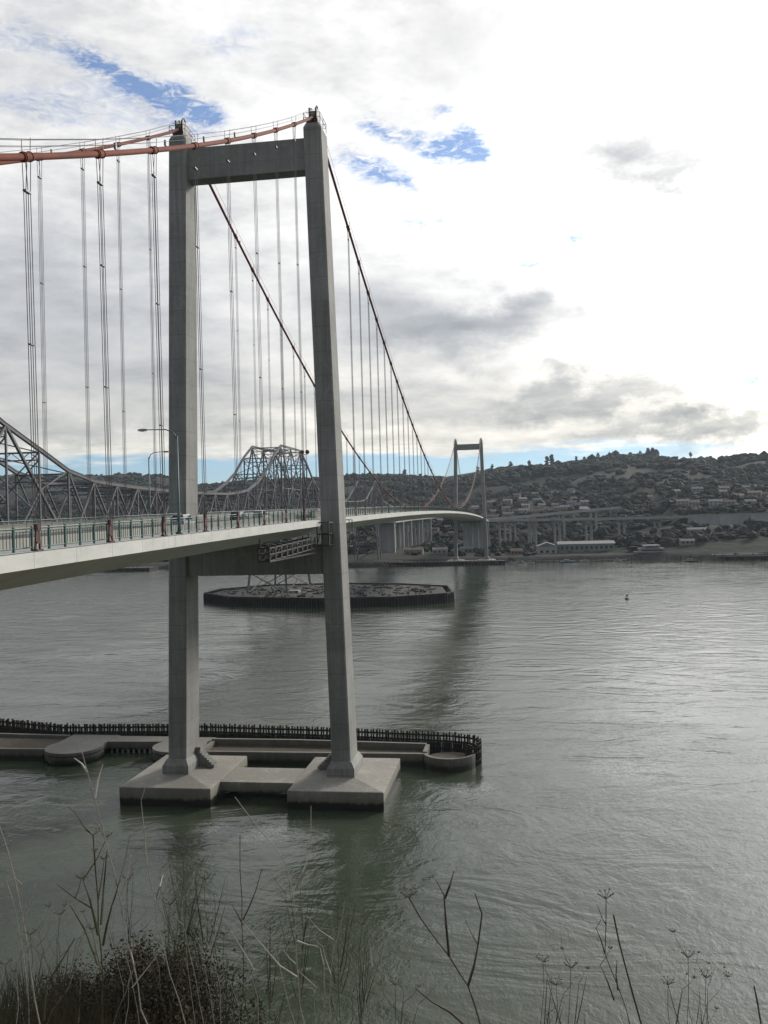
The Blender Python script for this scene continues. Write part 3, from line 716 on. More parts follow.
for i,(p,d) in enumerate(fp):
    tall=4.75+.2*math.sin(i*12.9)*math.cos(i*3.1); n=Vector((-d.y,d.x))*(-.0)
    q=MB() if i in nearset else rest
    hh=tall-.35-(.5 if (i*7)%31==0 else 0)+.05*math.sin(i*5.3); q.beam((p.x,p.y,-2),(p.x+.10*math.sin(i*3.7),p.y+.10*math.sin(i*2.1),hh),.34+.08*math.sin(i*1.9),.36)
    if i in nearset: q.build('fence_post',M['timber'],fr)
tag(rest.build('fence_posts',M['timber'],fr),kind='stuff')
# ------------------------------------------------------------------ island fender round the old bridge's centre pier
isl=thing('pier_island','dark timber-walled island with sloping ends around the old bridge pier','fender',(-66,372,0))
poly=[(-143,364),(-118,337),(-62,321),(-20,326),(6,343),(9,352),(3,395),(-30,418),(-70,428),(-118,424),(-143,392)]
q=MB(); nP=len(poly)
for a,b in zip(poly,poly[1:]+poly[:1]): q.beam((a[0],a[1],2.2),(b[0],b[1],2.2),.9,5.4)
q.build('timber_wall',M['timber'],isl)
q=MB()
for a,b in zip(poly,poly[1:]+poly[:1]): q.beam((a[0],a[1],5.2),(b[0],b[1],5.2),1.3,.35)
q.build('cap_rail',M['timber_top'],isl)
q=MB(); pl=along(poly+poly[:1],1.7)
for i,(p,d) in enumerate(pl):
    n=Vector((d.y,-d.x))*.6; q.box(p.x+n.x-.28,p.x+n.x+.28,p.y+n.y-.28,p.y+n.y+.28,-2,4.6+.5*math.sin(i*7.7))
tag(q.build('wall_piles',M['timber'],isl),kind='stuff')
cx,cy=-66,375; inner=[(cx+(x-cx)*.95,cy+(y-cy)*.93) for x,y in poly]
MB().prism(inner,-2,4.6).build('inner_floor',M['rubble'],isl)
random.seed(5)
q=MB()
for k in range(330):
    x=random.uniform(-135,-2);y=random.uniform(330,412)
    if x>-25 and (y>395-.0 or y<340): continue
    if x<-100 and (y<350 or y>405): continue
    if k%5==0: q.box(x-.3,x+.3,y-.3,y+.3,3,4.9+random.random()*1.1); continue
    s=random.uniform(.6,2.4); a=random.random()*3
    q.beam((x-s*math.cos(a),y-s*math.sin(a),4.5+random.random()*.8),(x+s*math.cos(a),y+s*math.sin(a),4.5+random.random()*.9),random.uniform(.4,1.5),random.uniform(.3,.9))
tag(q.build('broken_timbers',M['timber_top'],isl),kind='stuff')
q=MB(); q.box(-90,-84,362,368,2.6,6.1); q.build('hut',M['old_conc'],isl)
for x,y in ((-128,352),(-14,334)): MB().tube([(x,y,4),(x,y,9.5)],.14,6).build('marker_pole',M['dark_steel'],isl)
# navigation buoy
by=thing('buoy','small dark navigation buoy floating alone right of the bridge','buoy',(105.5,351,0))
MB().tube([(0,0,-.6),(0,0,0),(0,0,.5),(0,0,.7)],[.6,1.15,1.15,.9],14).build('float',M['green_buoy'],by,world=False)
q=MB()
for k in range(4): q.beam((.8*math.cos(k*1.571),.8*math.sin(k*1.571),.7),(.22*math.cos(k*1.571),.22*math.sin(k*1.571),2.7),.12)
q.box(-.4,.4,-.4,.4,1.6,2.3); q.build('cage',M['green_buoy'],by,world=False)
MB().tube([(0,0,2.7),(0,0,3.1)],[.26,.2],10).build('lantern',M['lens'],by,world=False)
# ------------------------------------------------------------------ far waterfront
def gable(q,x0,x1,y0,y1,z0,z1,axis='x'):
    if axis=='x':
        ym=(y0+y1)/2; q.rings([[(x,y0,z0),(x,y1,z0),(x,ym,z1)] for x in (x0,x1)])
    else:
        xm=(x0+x1)/2; q.rings([[(x0,y,z0),(x1,y,z0),(xm,y,z1)] for y in (y0,y1)])
wh=thing('warehouse','long grey waterfront warehouse with a flat pale roof line','warehouse',(116,808,3))
MB().box(88,145,793,823,1,14.6).build('wall',M['greywall'],wh)
q=MB(); gable(q,87,146,792,824,14.6,17.2); q.build('roof',M['roof_light'],wh)
for k in range(11): MB().box(90.5+k*5,93+k*5,792.85,792.98,9,12.2).build('window',M['win'],wh)
for k in range(3): MB().box(97+k*17,103+k*17,792.8,792.97,2.8,8).build('door',M['roof_grey'],wh)
wh=thing('shed','white waterfront shed joined to the left end of the grey warehouse','shed',(76,806,3))
MB().box(66,86.5,792,820,1,12.8).build('wall',M['whitewash'],wh)
q=MB(); gable(q,65.5,87,791.5,820.5,12.8,16.8,'y'); q.build('roof',M['roof_light'],wh)
for k in range(3): MB().box(69+k*6,72+k*6,791.85,791.98,6,8.5).build('window',M['win'],wh)
rs=thing('restaurant','tiered white waterfront building on piles left of the pile wharf','building',(176,762,3))
for i,(a,b,z0,z1) in enumerate(((162,192,3.2,6.2),(166,188,6.9,9.6),(170,184,10.3,12.6))):
    MB().box(a,b,752,772,z0,z1).build('wall',M['whitewash'],rs)
    MB().box(a-1,b+1,751,773,z1,z1+.7).build('roof',M['roof_light'],rs)
    MB().box(a+1,b-1,751.85,751.97,z0+.9,z1-.6).build('window',M['win'],rs)
for k in range(6):
    for y in (753,762): MB().tube([(163+k*5.6,y,-2),(163+k*5.6,y,3.2)],.35,6).build('pile',M['timber'],rs)
for (x,y,w_,d_,h_,wm,rm,lb) in ((-38,812,16,12,5,'whitewash','roof_light','low white shed on the shore between the far tower legs'),
     (-66,806,20,12,6,'cream','roof_brown','cream shed on the shore left of the far tower'),(-10,826,14,10,5,'greywall','roof_light','small grey shed right behind the far tower base'),
     (44,782,12,9,4.5,'tan','roof_brown','small tan boathouse left of the white shed'),(214,775,14,9,4,'tan','roof_grey','low brown boathouse just right of the tiered white building'),
     (232,812,22,9,5,'greywall','roof_light','low grey shed on the slope under the highway')):
    z=hz(x,y)-.5; t=thing('shed',lb,'shed',(x,y,z)); 
    MB().box(x-w_/2,x+w_/2,y-d_/2,y+d_/2,z-1,z+h_).build('wall',M[wm],t)
    q=MB(); gable(q,x-w_/2-.4,x+w_/2+.4,y-d_/2-.4,y+d_/2+.4,z+h_,z+h_+2.2); q.build('roof',M[rm],t)
    for k in (-.3,0,.3): MB().box(x+k*w_-1,x+k*w_+1,y-d_/2-.12,y-d_/2-.02,z+1.6,z+3.4).build('window',M['win'],t)
ORD='first second third fourth fifth sixth seventh eighth ninth tenth eleventh twelfth thirteenth fourteenth fifteenth sixteenth'.split()
# dark wharves
def wharf(label,x0,x1,y0,y1,zt_,n,solid,rm='timber',light=False):
    t=thing('wharf',label,'wharf',((x0+x1)/2,y0,0))
    MB().box(x0,x1,y0,y1,zt_-.8,zt_).build('deck',M['timber_top' if light else rm],t)
    if solid: MB().box(x0+.3,x1-.3,y0+.5,y1-.5,-2,zt_-.82).build('bulkhead',M[rm],t)
    for k in range(n):
        x=lerp(x0+.6,x1-.6,k/(n-1)); 
        MB().tube([(x,y0-.35,-2),(x,y0-.35,zt_+.8+.5*math.sin(k*5.1))],.42,6).build('pile',M[rm],t)
    return t
wharf('low black timber wharf along the foot of the far tower',-112,34,700,712,3.4,46,True)
wharf('dark wharf on the far shore left of the near tower leg',-440,-318,688,712,3.2,30,True)
wharf('pale floating dock in front of the grey warehouse',62,150,722,727,1.3,16,False,light=True)
t=thing('pile_wharf','old open pile wharf of thick black piles at the right edge of the far shore','wharf',(280,705,0))
MB().box(226,420,712,724,3.6,4.9).box(226,420,700,704,3.2,4.2).build('deck',M['timber'],t)
random.seed(3); x=227.
k=0
while x<420 and k<90:
    y=random.choice((702,709,716,721)); MB().tube([(x,y,-2),(x,y,random.uniform(4.2,6.6))],random.uniform(.5,1.0),6).build('pile',M['timber'],t); x+=random.choice((1.6,2.4,3.2,5.)); k+=1
for i,(x,y) in enumerate(((152,712),(160,706),(168,709),(183,704),(196,708),(204,703),(214,707))):
    o=MB().tube([(0,0,-2),(0,0,5+math.sin(i*3))],.42,7).build('mooring_pile',M['timber'],None,world=False); o.location=(x,y,0)
    tag(o,'lone mooring pile, %s from left in the loose row right of the floating dock'%ORD[i],'pile','loose mooring piles off the far shore')
def boat(label,x,y,rz,L,hull,cabin=True,mast=False):
    t=thing('boat',label,'boat',(x,y,0),'boats along the far shore',rz)
    ring=lambda a,w_,zb_,zt_2:[(a*L,-w_*.55,zb_),(a*L,w_*.55,zb_),(a*L,w_,zt_2),(a*L,-w_,zt_2)]
    W=L*.15
    MB().rings([ring(-.5,W*.85,-.2,.9),ring(-.1,W,-.35,.95),ring(.25,W*.85,-.3,1.15),ring(.42,W*.4,-.1,1.4),ring(.5,W*.04,.4,1.6)]).build('hull',M[hull],t,world=False)
    if cabin:
        MB().rings([[(a,-W*.6,1),(a,W*.6,1),(a+e,W*.5,2.7),(a+e,-W*.5,2.7)] for a,e in ((-L*.25,0),(L*.12,-.5))]).build('cabin',M['whitewash'],t,world=False)
        MB().box(-L*.24,L*.06,-W*.62,W*.62,1.8,2.3).build('window',M['win'],t,world=False)
    if mast: MB().tube([(L*.1,0,1),(L*.1,0,1+L*.9)],.12,5).build('mast',M['galv'],t,world=False)
boat('blue-hulled cabin boat moored before the grey warehouse',93,716,R(10),15,'blue_hull')
boat('white cabin boat moored just right of the blue-hulled boat',109,717,R(175),9,'whitewash')
boat('small white motor boat at the right end of the floating dock',140,717,R(5),8,'whitewash')
boat('white masted boat beside the base of the far tower, left of the others',48,716,R(170),9,'whitewash',True,True)
boat('small white boat closest to the far tower base',40,706,R(20),7,'whitewash')
boat('white boat between the masted boat and the blue-hulled boat',58,706,R(0),7,'whitewash')
boat('dark open boat alone left of the pile wharf',203,694,R(3),13,'rubber')
# ------------------------------------------------------------------ hillside houses
random.seed(21)
walls=['cream','whitewash','pinkish','greywall','tan','blueish']; roofs=['roof_grey','roof_brown','roof_light']
wn_={'cream':'cream','whitewash':'white','pinkish':'pinkish','greywall':'grey','tan':'tan','blueish':'blue-grey'}
rn_={'roof_grey':'dark grey','roof_brown':'brown','roof_light':'pale'}
def house(x,y,w_,d_,h_,wm,rm,rz,lb,two):
    z=hz(x,y); t=thing('house',lb,'house',(x,y,z),'houses on the wooded hillside',rz)
    MB().box(-w_/2,w_/2,-d_/2,d_/2,-3,h_).build('wall',M[wm],t,world=False)
    q=MB(); gable(q,-w_/2-.5,w_/2+.5,-d_/2-.5,d_/2+.5,h_,h_+2.6); r=q.build('roof',M[rm],t,world=False)
    MB().box(w_*.22,w_*.22+.9,-.4,.6,h_+1,h_+3.6).build('chimney',M['roof_brown'],r,world=False)
    for lvl in ((1.2,4.1) if two else (1.2,)):
        for k in (-.32,0,.32): MB().box(k*w_-.7,k*w_+.7,-d_/2-.1,-d_/2-.01,lvl,lvl+1.5).build('window',M['win'],t,world=False)
HS=[]
clusters=[('town behind the far tower',[(1185,-150,130,13),(1235,-120,160,12),(1300,-150,150,11),(1375,-130,150,9)]),
 ('town at the right edge above the retaining wall',[(985,235,400,8),(1050,300,440,8),(1120,215,470,8),(1200,370,520,7)]),
 ('town behind the old truss on the far left',[(1000,-760,-560,7),(1090,-820,-600,6)])]
for cn,rows in clusters:
    for r,(y,x0,x1,n) in enumerate(rows):
        for k in range(n):
            x=lerp(x0,x1,(k+.5)/n)+random.uniform(-6,6); yy=y+random.uniform(-16,16)
            wm=random.choice(walls); rm=random.choice(roofs); two=random.random()<.55
            house(x,yy,random.uniform(9,16),random.uniform(8,11),6.2 if two else 3.8,wm,rm,R(random.uniform(-25,25)),
              '%s house, %s roof, %s from left, %s row up'%(wn_[wm],rn_[rm],ORD[k],ORD[r])+{'town behind the far tower':' behind the far tower','town at the right edge above the retaining wall':' at right edge','town behind the old truss on the far left':' at far left'}[cn],two)
            HS.append((x,yy))
# ------------------------------------------------------------------ woods on the hills (a mass), trees one can tell apart
q=MB(); random.seed(11); cnt=0
def clear(x,y,dd):
    for a,b in HS:
        if abs(a-x)<7 and -9<y-b<6: return False
    return True
while cnt<21000:
    x=random.uniform(-1500,1150); y=765+random.random()**1.1*1650
    if abs(x-30)>y*.75+150: continue
    f=noise.noise(Vector((x/190,y/230,9)))+.45*noise.noise(Vector((x/50,y/60,4)))
    wood=.12 if y<1500 else (.0 if x<430 else -.35)
    if y>2050 and 180<x<430: wood=.5
    if y>2050 and x>430: wood=-.6
    if x>150 and y<900: wood=.45
    if random.random()>sm((f+wood+.35)/.5): continue
    if y<900 and (x>-130 and x<66) and random.random()<.3: continue
    if y<900 and 60<x<152 and y<835: continue
    if y<914 and y>880 and x>-30: continue
    if x>180 and 845<y<914: continue
    
    if y<775 and x>60: continue
    if -125<x<-70 and y<1170: continue
    if not clear(x,y,0): continue
    s=random.uniform(2.6,5.6)*(1+.35*(y>1500)); z=hz(x,y)
    if y<915 and x>-10: s=min(s,4.2)
    s*=random.choice((.7,.85,1,1.25))*(.62 if y>2120 else 1)
    for j in range(2):
        q.blob((x+random.uniform(-1,1)*s*.8,y+random.uniform(-1,1)*s*.6,z+s*random.uniform(.15,.7)),s*random.uniform(.7,1.5),s*random.uniform(.6,1.2),s*random.uniform(.5,1.05),cnt+j*.37,.42,1)
    cnt+=1
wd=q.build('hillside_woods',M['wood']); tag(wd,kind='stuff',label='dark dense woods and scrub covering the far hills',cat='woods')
def tree(x,y,h,label,kind=0,group='trees standing out on the far hills'):
    z=hz(x,y)-1; t=thing('tree',label,'tree',(x,y,z),group); rnd=random.Random(int(x*7+y))
    q=MB(); q.tube([(0,0,-1),(.2,0,h*.3),(-.1,.1,h*.75)],[h*.035,h*.025,h*.008],6)
    for k in range(5):
        a=k*1.3+rnd.random(); q.tube([(0,0,h*(.25+.08*k)),(h*.2*math.cos(a),h*.2*math.sin(a),h*(.4+.09*k))],[h*.014,h*.004],5)
    q.build('trunk',M['bark'],t,world=False)
    q=MB(); n=int(30+h*1.5)
    for k in range(n):
        u=rnd.random(); zz=h*(.3+.7*u); rr=h*(.30 if kind==0 else .17)*math.sin(math.pi*min(1,.18+u*.8))**.7
        a=rnd.random()*6.283; d=rr*rnd.random()**.5; s=h*rnd.uniform(.05,.10)
        q.blob((d*math.cos(a),d*math.sin(a),zz),s*1.2,s*1.2,s,k+x,.5,1)
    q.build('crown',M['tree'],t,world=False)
sky_trees=[(205,17,'tall'),(226,13,'round'),(262,17,'round'),(300,13,'tall'),(345,15,'round'),(372,16,'round'),(392,29,'tall'),(404,33,'tall'),(414,31,'tall'),(-260,18,'round'),(-60,16,'round'),(-20,16,'round'),(30,18,'round'),(80,17,'round'),(128,26,'tall'),(140,30,'tall'),(500,15,'round'),(640,16,'round'),(655,14,'round')]
for i,(x,h,k) in enumerate(sky_trees):
    tree(x,2290,h,'%s dark tree on the skyline, %s from the left%s'%('slender' if k=='tall' else 'round',(ORD+['seventeenth','eighteenth','nineteenth'])[i],' along the ridge'),0 if k=='round' else 1)
for i,(x,y,h) in enumerate(((20,800,11),(32,806,12),(45,812,13),(56,804,10),(-26,790,8),(160,800,12),(171,812,13),(196,800,10),(215,830,11),(262,812,9),(290,806,9),(240,800,9))):
    tree(x,y,h,'bushy dark tree on the far shore, %s from the left'%ORD[i],0,'trees along the far shore')
# ------------------------------------------------------------------ plants on the bluff in the foreground
rnd=random.Random(4)
def ground_end(p,lean=(0,0)):
    z=bz(p.x+lean[0],p.y+lean[1]); return Vector((p.x+lean[0],p.y+lean[1],z-.05))
def jit(pts,r,k=.012):
    out=[]
    for a,b in zip(pts,pts[1:]):
        L=(b-a).length; n=max(1,int(L/.10)); out.append(a)
        for i in range(1,n): out.append(a.lerp(b,i/n)+Vector((rnd.gauss(0,k),rnd.gauss(0,k),rnd.gauss(0,k*.5))))
    out.append(pts[-1]); return out
def stalk(q,pts,r0,r1,n=6,k=.006):
    pts=jit(pts,r0,k); N=len(pts); q.tube(pts,[lerp(r0,r1,i/(N-1))*(1+.12*math.sin(i*2.3)) for i in range(N)],n)
    return pts
def twigs(q,pts,r,dens,length,depth=1,spread=.6,umbel=0.):
    for i in range(2,len(pts)):
        if rnd.random()<dens:
            d=(pts[i]-pts[i-1]).normalized(); a=rnd.random()*6.283
            s=Vector((math.cos(a),math.sin(a)*.7,rnd.uniform(.1,.5))); dd=(d*(1-spread)+s*spread).normalized()
            L=length*rnd.uniform(.4,1.1); p=pts[i]; e=p+dd*L*.5; f=e+(dd+Vector((0,0,.35))).normalized()*L*.5
            t=jit([p,e,f],r,.006); q.tube(t,[lerp(r,r*.35,j/(len(t)-1)) for j in range(len(t))],4)
            if depth>0: twigs(q,t,r*.6,dens*1.1,length*.5,depth-1,spread,umbel)
            if umbel and rnd.random()<umbel: umb(q,t[-1],L*.11)
def umb(q,p,s=.04):
    for k in range(9):
        a=k*.698+rnd.random()*.4; e=p+Vector((math.cos(a)*s,math.sin(a)*s,s*rnd.uniform(.5,1.))); q.tube([p,e],.0013,3)
        q.blob(e,s*.08+.0015,s*.08+.0015,s*.06+.0015,k,0,1)
def plant(name,label,cat,d,main,branches=(),r=.006,mat='stalk_pale',tw=(0,0,0),umbel=0.,group=None):
    """main / branches: traced stems, tip first, at d metres; the stem runs on down into the bluff"""
    P=[at(x,y,d+(k*.04)) for k,(x,y) in enumerate(main)][::-1]
    base=ground_end(P[0],(0,0)); pts=[base]+P
    t=thing(name,label,cat,tuple(base),group)
    q=MB(); st=stalk(q,pts,r,r*.32)
    q.build('stem',M[mat],t)
    q=MB()
    if tw[0]: twigs(q,[p for p in st if p.z>at(384,1060,d).z],r*.5,tw[0],tw[1],int(tw[2]),.6,umbel)
    for b in branches:
        B=[at(x,y,d+rnd.uniform(-.02,.05)) for x,y in b][::-1]
        s2=stalk(q,B,r*.7,r*.25)
        if tw[0]: twigs(q,s2,r*.4,tw[0],tw[1],int(tw[2]),.6,umbel)
    if umbel: umb(q,st[-1],.03)
    if q.v: q.build('twig',M[mat],t)
    return t
pg='dry stalks growing on the bluff'
plant('dry_stalk','long pale dry stalk at the far left edge, leaning left at its tip','plant',3.6,[(-2,822),(8,852),(17,890),(25,930),(31,975),(41,1030)],[[(35,937),(30,945),(27,952)]],.0075,'stalk_pale',group=pg)
plant('dry_stalk','thinner pale stalk running just left of the long leftmost one','plant',3.8,[(6,880),(14,905),(22,945),(27,985),(29,1030)],(),.005,group=pg)
plant('dry_stalk','bare pale stalk forked at its tip below the left footing corner','plant',3.7,[(82,752),(92,790),(99,815),(106,842),(114,872),(121,905),(128,945),(138,985),(150,1030)],[[(74,758),(82,764),(87,772)],[(131,855),(126,880),(119,898)],[(103,764),(98,780),(95,798)]],.0075,'stalk_pale',(.05,.12,0),group=pg)
plant('dry_stalk','pale stalk with a curled fork, between the forked stalk and the dark mound','plant',3.9,[(146,862),(150,880),(155,900),(157,925),(163,945),(170,975),(187,1030)],[[(163,875),(160,886),(156,898)],[(141,800),(144,830),(147,864)]],.006,'stalk_pale',(.12,.12,0),group=pg)
plant('dry_stalk','long pale stalk slanting down right from between the two footings','plant',3.9,[(235,797),(258,828),(285,862),(292,888),(295,930),(297,965),(299,985),(306,1030)],[[(311,806),(311,850),(303,872),(295,890)],[(245,925),(262,945),(280,966),(297,977)],[(318,946),(308,945),(297,941)]],.006,'stalk_pale',(.04,.1,0),group=pg)
plant('dry_stalk','dark upright stalk with one side branch, left of the long slanting pale stalk','plant',4.0,[(240,835),(240,870),(242,900),(243,950),(243,990),(251,1030)],[[(262,868),(256,890),(250,905),(243,920)],[(232,905),(238,915),(243,925)]],.0055,'stalk_dark',(.06,.12,0),group=pg)
plant('dry_stalk','pale stalk bending down right below the slanting pale stalk','plant',4.0,[(257,900),(268,930),(277,955),(284,985),(297,1030)],(),.006,group=pg)
plant('dry_stalk','thin upright pale stalk pair standing right of the slanting one','plant',4.3,[(331,912),(334,940),(331,975),(331,1030)],[[(345,900),(341,925),(334,950)],[(311,945),(320,948),(324,965),(326,1000)]],.0045,'stalk_pale',(.15,.2,1),group=pg)
plant('dry_shrub','leafless brown shrub with a Y-shaped top right of the lower centre','plant',3.4,[(409,898),(421,919),(437,941),(449,956),(460,974),(468,986),(474,1003),(482,1030)],[[(436,880),(444,895),(446,924),(449,956)],[(454,871),(450,885),(445,898)],[(475,894),(482,914),(478,945),(474,966),(468,986)],[(415,988),(432,1002),(450,1012),(470,1030)]],.0075,'stalk_dark',(.10,.12,0),.4,group=pg)
plant('broken_stick','thick dark broken stick leaning left, bottom right','plant',3.2,[(613.5,915),(619,942),(625,965),(633,995),(643,1030)],(),.0085,'stalk_dark',group=pg)
plant('dry_stalk','thin dark branching stalk just left of the thick broken stick','plant',3.5,[(606,899),(606,925),(605,954),(612,972),(619,989),(631,1030)],[[(596,928),(601,940),(605,954)],[(617,960),(616,975),(618,990)],[(600,965),(607,980),(614,1000)]],.005,'stalk_dark',(.22,.12,1),.3,group=pg)
plant('dry_stalk','short dark stick at the bottom right corner','plant',3.1,[(754,986),(757,1000),(762,1030)],(),.008,'stalk_dark',group=pg)
plant('dry_shrub','tall olive-stemmed bush with upright twigs at lower left','plant',3.9,[(93,835),(95,865),(98,900),(101,950),(103,1030)],[[(107,850),(104,885),(101,925)],[(83,880),(90,900),(98,935)],[(57,884),(75,898),(92,908),(99,935)],[(120,880),(112,905),(103,945)],[(70,905),(85,930),(98,965)],[(75,938),(62,960),(46,985),(44,1020)]],.0085,'stalk_green',(.5,.2,1),.35,group=pg)
k=0
for (x,y,d,m,lbl) in ((183,855,4.6,'stalk_dark','fine dark twiggy bush above the right end of the mound'),(205,880,4.9,'stalk_dark','fine dark twiggy bush right of the mound, behind the bare stalks'),(170,905,4.4,'stalk_green','olive twiggy bush rising from the mound'),
    (338,895,5.2,'stalk_dark','fine brown twiggy bush at lower centre, left one of two'),(362,925,5.4,'stalk_dark','fine brown twiggy bush at lower centre, right one of two'),(270,930,5.0,'stalk_dark','low dark twiggy bush below the long slanting stalk'),
    (543,962,4.3,'stalk_dark','low umbel-headed weed left of the pair at the bottom, right of centre'),(571,968,4.2,'stalk_dark','low umbel-headed weed nearest the broken stick on its left'),(556,985,4.5,'stalk_dark','shortest umbel-headed weed in the bottom trio'),
    (688,958,4.4,'stalk_dark','umbel-headed weed between the broken stick and the corner stick'),(706,978,4.7,'stalk_dark','smaller umbel-headed weed left of the corner stick'),(668,985,4.5,'stalk_dark','lowest umbel-headed weed right of the broken stick'),
    (128,880,5.0,'stalk_dark','dark twiggy weed behind the olive bush'),(30,935,4.6,'stalk_dark','dark twiggy weed near the left edge, behind the pale stalks'),(60,915,5.0,'stalk_dark','faint dark weed left of the olive bush'),(395,985,4.8,'stalk_dark','low twiggy weed left of the Y-topped shrub'),(300,880,5.0,'stalk_dark','sparse dark weed behind the slanting pale stalk'),(224,935,4.6,'stalk_dark','sparse dark weed at the right end of the mound'),(5,965,4.2,'stalk_dark','dark weed at the bottom left corner')):
    big=y<940
    n=8 if big else 4; br_=[]
    for j in range(n):
        sx=rnd.uniform(-24,24); ty=y+rnd.uniform(0,60)
        br_.append([(x+sx,ty),(x+sx*.7,ty+25),(x+sx*.2,ty+60)])
    plant('dry_weed',lbl,'plant',d,[(x,y),(x+rnd.uniform(-3,3),y+25),(x+rnd.uniform(-4,4),y+60),(x+rnd.uniform(-4,4),max(y+90,1035))],br_,.0038,m,(.55,.16,1 if big else 1),  .12 if big else .3,group='twiggy weeds on the bluff')
# more bare pale stalks through the mound
XS=[(x,880+(x*37)%90,x+((x*13)%31)-14,1) for x in (22,84,136,205,252,316,371)]
for i,(x0,y0,x1,pale) in enumerate(((175,880,205,1),(186,945,196,1),(196,935,215,1),(122,920,140,1),(130,975,112,1),(74,972,45,1),(215,900,222,0),(228,960,240,1),(60,990,70,0),(12,960,26,1),(262,1000,247,0),(270,975,252,0),(318,985,323,1),(355,985,350,0),(110,905,128,1),(150,940,170,1))):
    d=3.9+.05*i; plant('dry_stalk','%s bare stalk, %s from left in the loose row through the mound'%('thin pale' if pale else 'thin dark',['eighth','twelfth','thirteenth','fifth','seventh','third','fourteenth','sixteenth','second','first','eleventh','fifteenth','ninth','tenth','fourth','sixth'][i]),'plant',d,[(x0,y0),(lerp(x0,x1,.3)+rnd.uniform(-4,4),lerp(y0,1030,.3)),(lerp(x0,x1,.65)+rnd.uniform(-3,3),lerp(y0,1030,.65)),(x1,1030)],(),.0036,'stalk_pale' if pale else 'stalk_dark',(.06,.09,0),group='thin bare stalks in and beside the mound')
for i,(x0,y0,x1,pale) in enumerate(XS):
    d=3.6+.09*((i*5)%9); plant('dry_stalk','slim kinked pale stalk in the outer row, %s from left'%ORD[i],'plant',d,[(x0,y0),(lerp(x0,x1,.3)+rnd.uniform(-7,7),lerp(y0,1030,.3)),(lerp(x0,x1,.65)+rnd.uniform(-5,5),lerp(y0,1030,.65)),(x1,1035)],[[(x0+rnd.uniform(-22,22),y0+rnd.uniform(-5,12)),(lerp(x0,x1,.3),lerp(y0,1030,.38))]],.0042,'stalk_pale',(.05,.1,0),group='slim pale stalks of the outer row')
# brown-green mound of low scrub and a haze of dry grass
def leafmass(name,label,cat,c,rx,ry,rz,n,size,mat):
    t=thing(name,label,cat,tuple(c)); q=MB(); r_=random.Random(9)
    for k in range(n):
        a=r_.random()*6.283; e=r_.random()*1.45; rr=(1-r_.random()**2*.6)*(1+.16*r_.random()**3)*(1+.45*noise.noise(Vector((math.cos(a)*2,math.sin(a)*2,e*2))))
        p=Vector((c[0]+rx*rr*math.cos(a)*math.cos(e),c[1]+ry*rr*math.sin(a)*math.cos(e),c[2]+rz*rr*math.sin(e)))
        u=Vector((r_.gauss(0,1),r_.gauss(0,1),r_.gauss(0,1))).normalized(); w_=u.cross(Vector((r_.gauss(0,1),r_.gauss(0,1),r_.gauss(0,1)))).normalized(); s=size*r_.uniform(.5,1.4)
        q.add([p-u*s,p+w_*s*.35,p+u*s,p-w_*s*.35],[(0,1,2,3)])
    q.build('foliage',M[mat],t)
    q=MB()
    for k in range(60):
        a=r_.random()*6.283; e=r_.random()*1.4; p=Vector((c[0]+rx*math.cos(a)*math.cos(e),c[1]+ry*math.sin(a)*math.cos(e),c[2]+rz*math.sin(e)*1.05))
        q.tube([Vector(c),Vector(c).lerp(p,.6)+Vector((0,0,.05)),p],[.006,.004,.0015],4)
    q.build('branch',M['stalk_dark'],t); return t
c=at(160,1058,4.9); leafmass('scrub_bush','dense low mound of dark brown-green scrub at lower left','shrub',c,.46,.45,.50,30000,.011,'leaf_brown')
c=at(90,1065,5.0); leafmass('scrub_bush','lower dark scrub patch left of the main mound','shrub',c,.42,.45,.42,18000,.011,'leaf_brown')
q=MB(); r_=random.Random(2)
for k in range(5200):
    px=r_.choice((r_.uniform(-60,120),r_.uniform(-60,420))); d=r_.uniform(3.9,6.2); top=r_.uniform(955,1060)+max(0,(px-60))*.22
    p=at(px,top,d); b=Vector((p.x+r_.uniform(-.15,.15),p.y+r_.uniform(-.1,.1),p.z-r_.uniform(.25,.6))); mid=b.lerp(p,.5)+Vector((r_.uniform(-.03,.03),0,0)); s=.0016
    q.add([b-Vector((s,0,0)),b+Vector((s,0,0)),mid+Vector((s*.8,0,0)),mid-Vector((s*.8,0,0)),p],[(0,1,2,3),(3,2,4)])
tag(q.build('dry_grass',M['straw']),label='thin dry grass along the bottom left edge',cat='grass',kind='stuff')
# ------------------------------------------------------------------ haze
hzM=mk('haze_air'); t=nt(hzM); v=t.nodes.new('ShaderNodeVolumePrincipled'); v.inputs['Color'].default_value=(.74,.86,1.,1); v.inputs['Density'].default_value=HAZE=.00004; v.inputs['Anisotropy'].default_value=.3
o=t.nodes.new('ShaderNodeOutputMaterial'); t.links.new(v.outputs[0],o.inputs['Volume'])
hb=MB().box(-3402,3402,-1402,3352,-8,265).build('haze',hzM); tag(hb,kind='stuff',label='thin pale haze over the strait and the far hills',cat='haze')
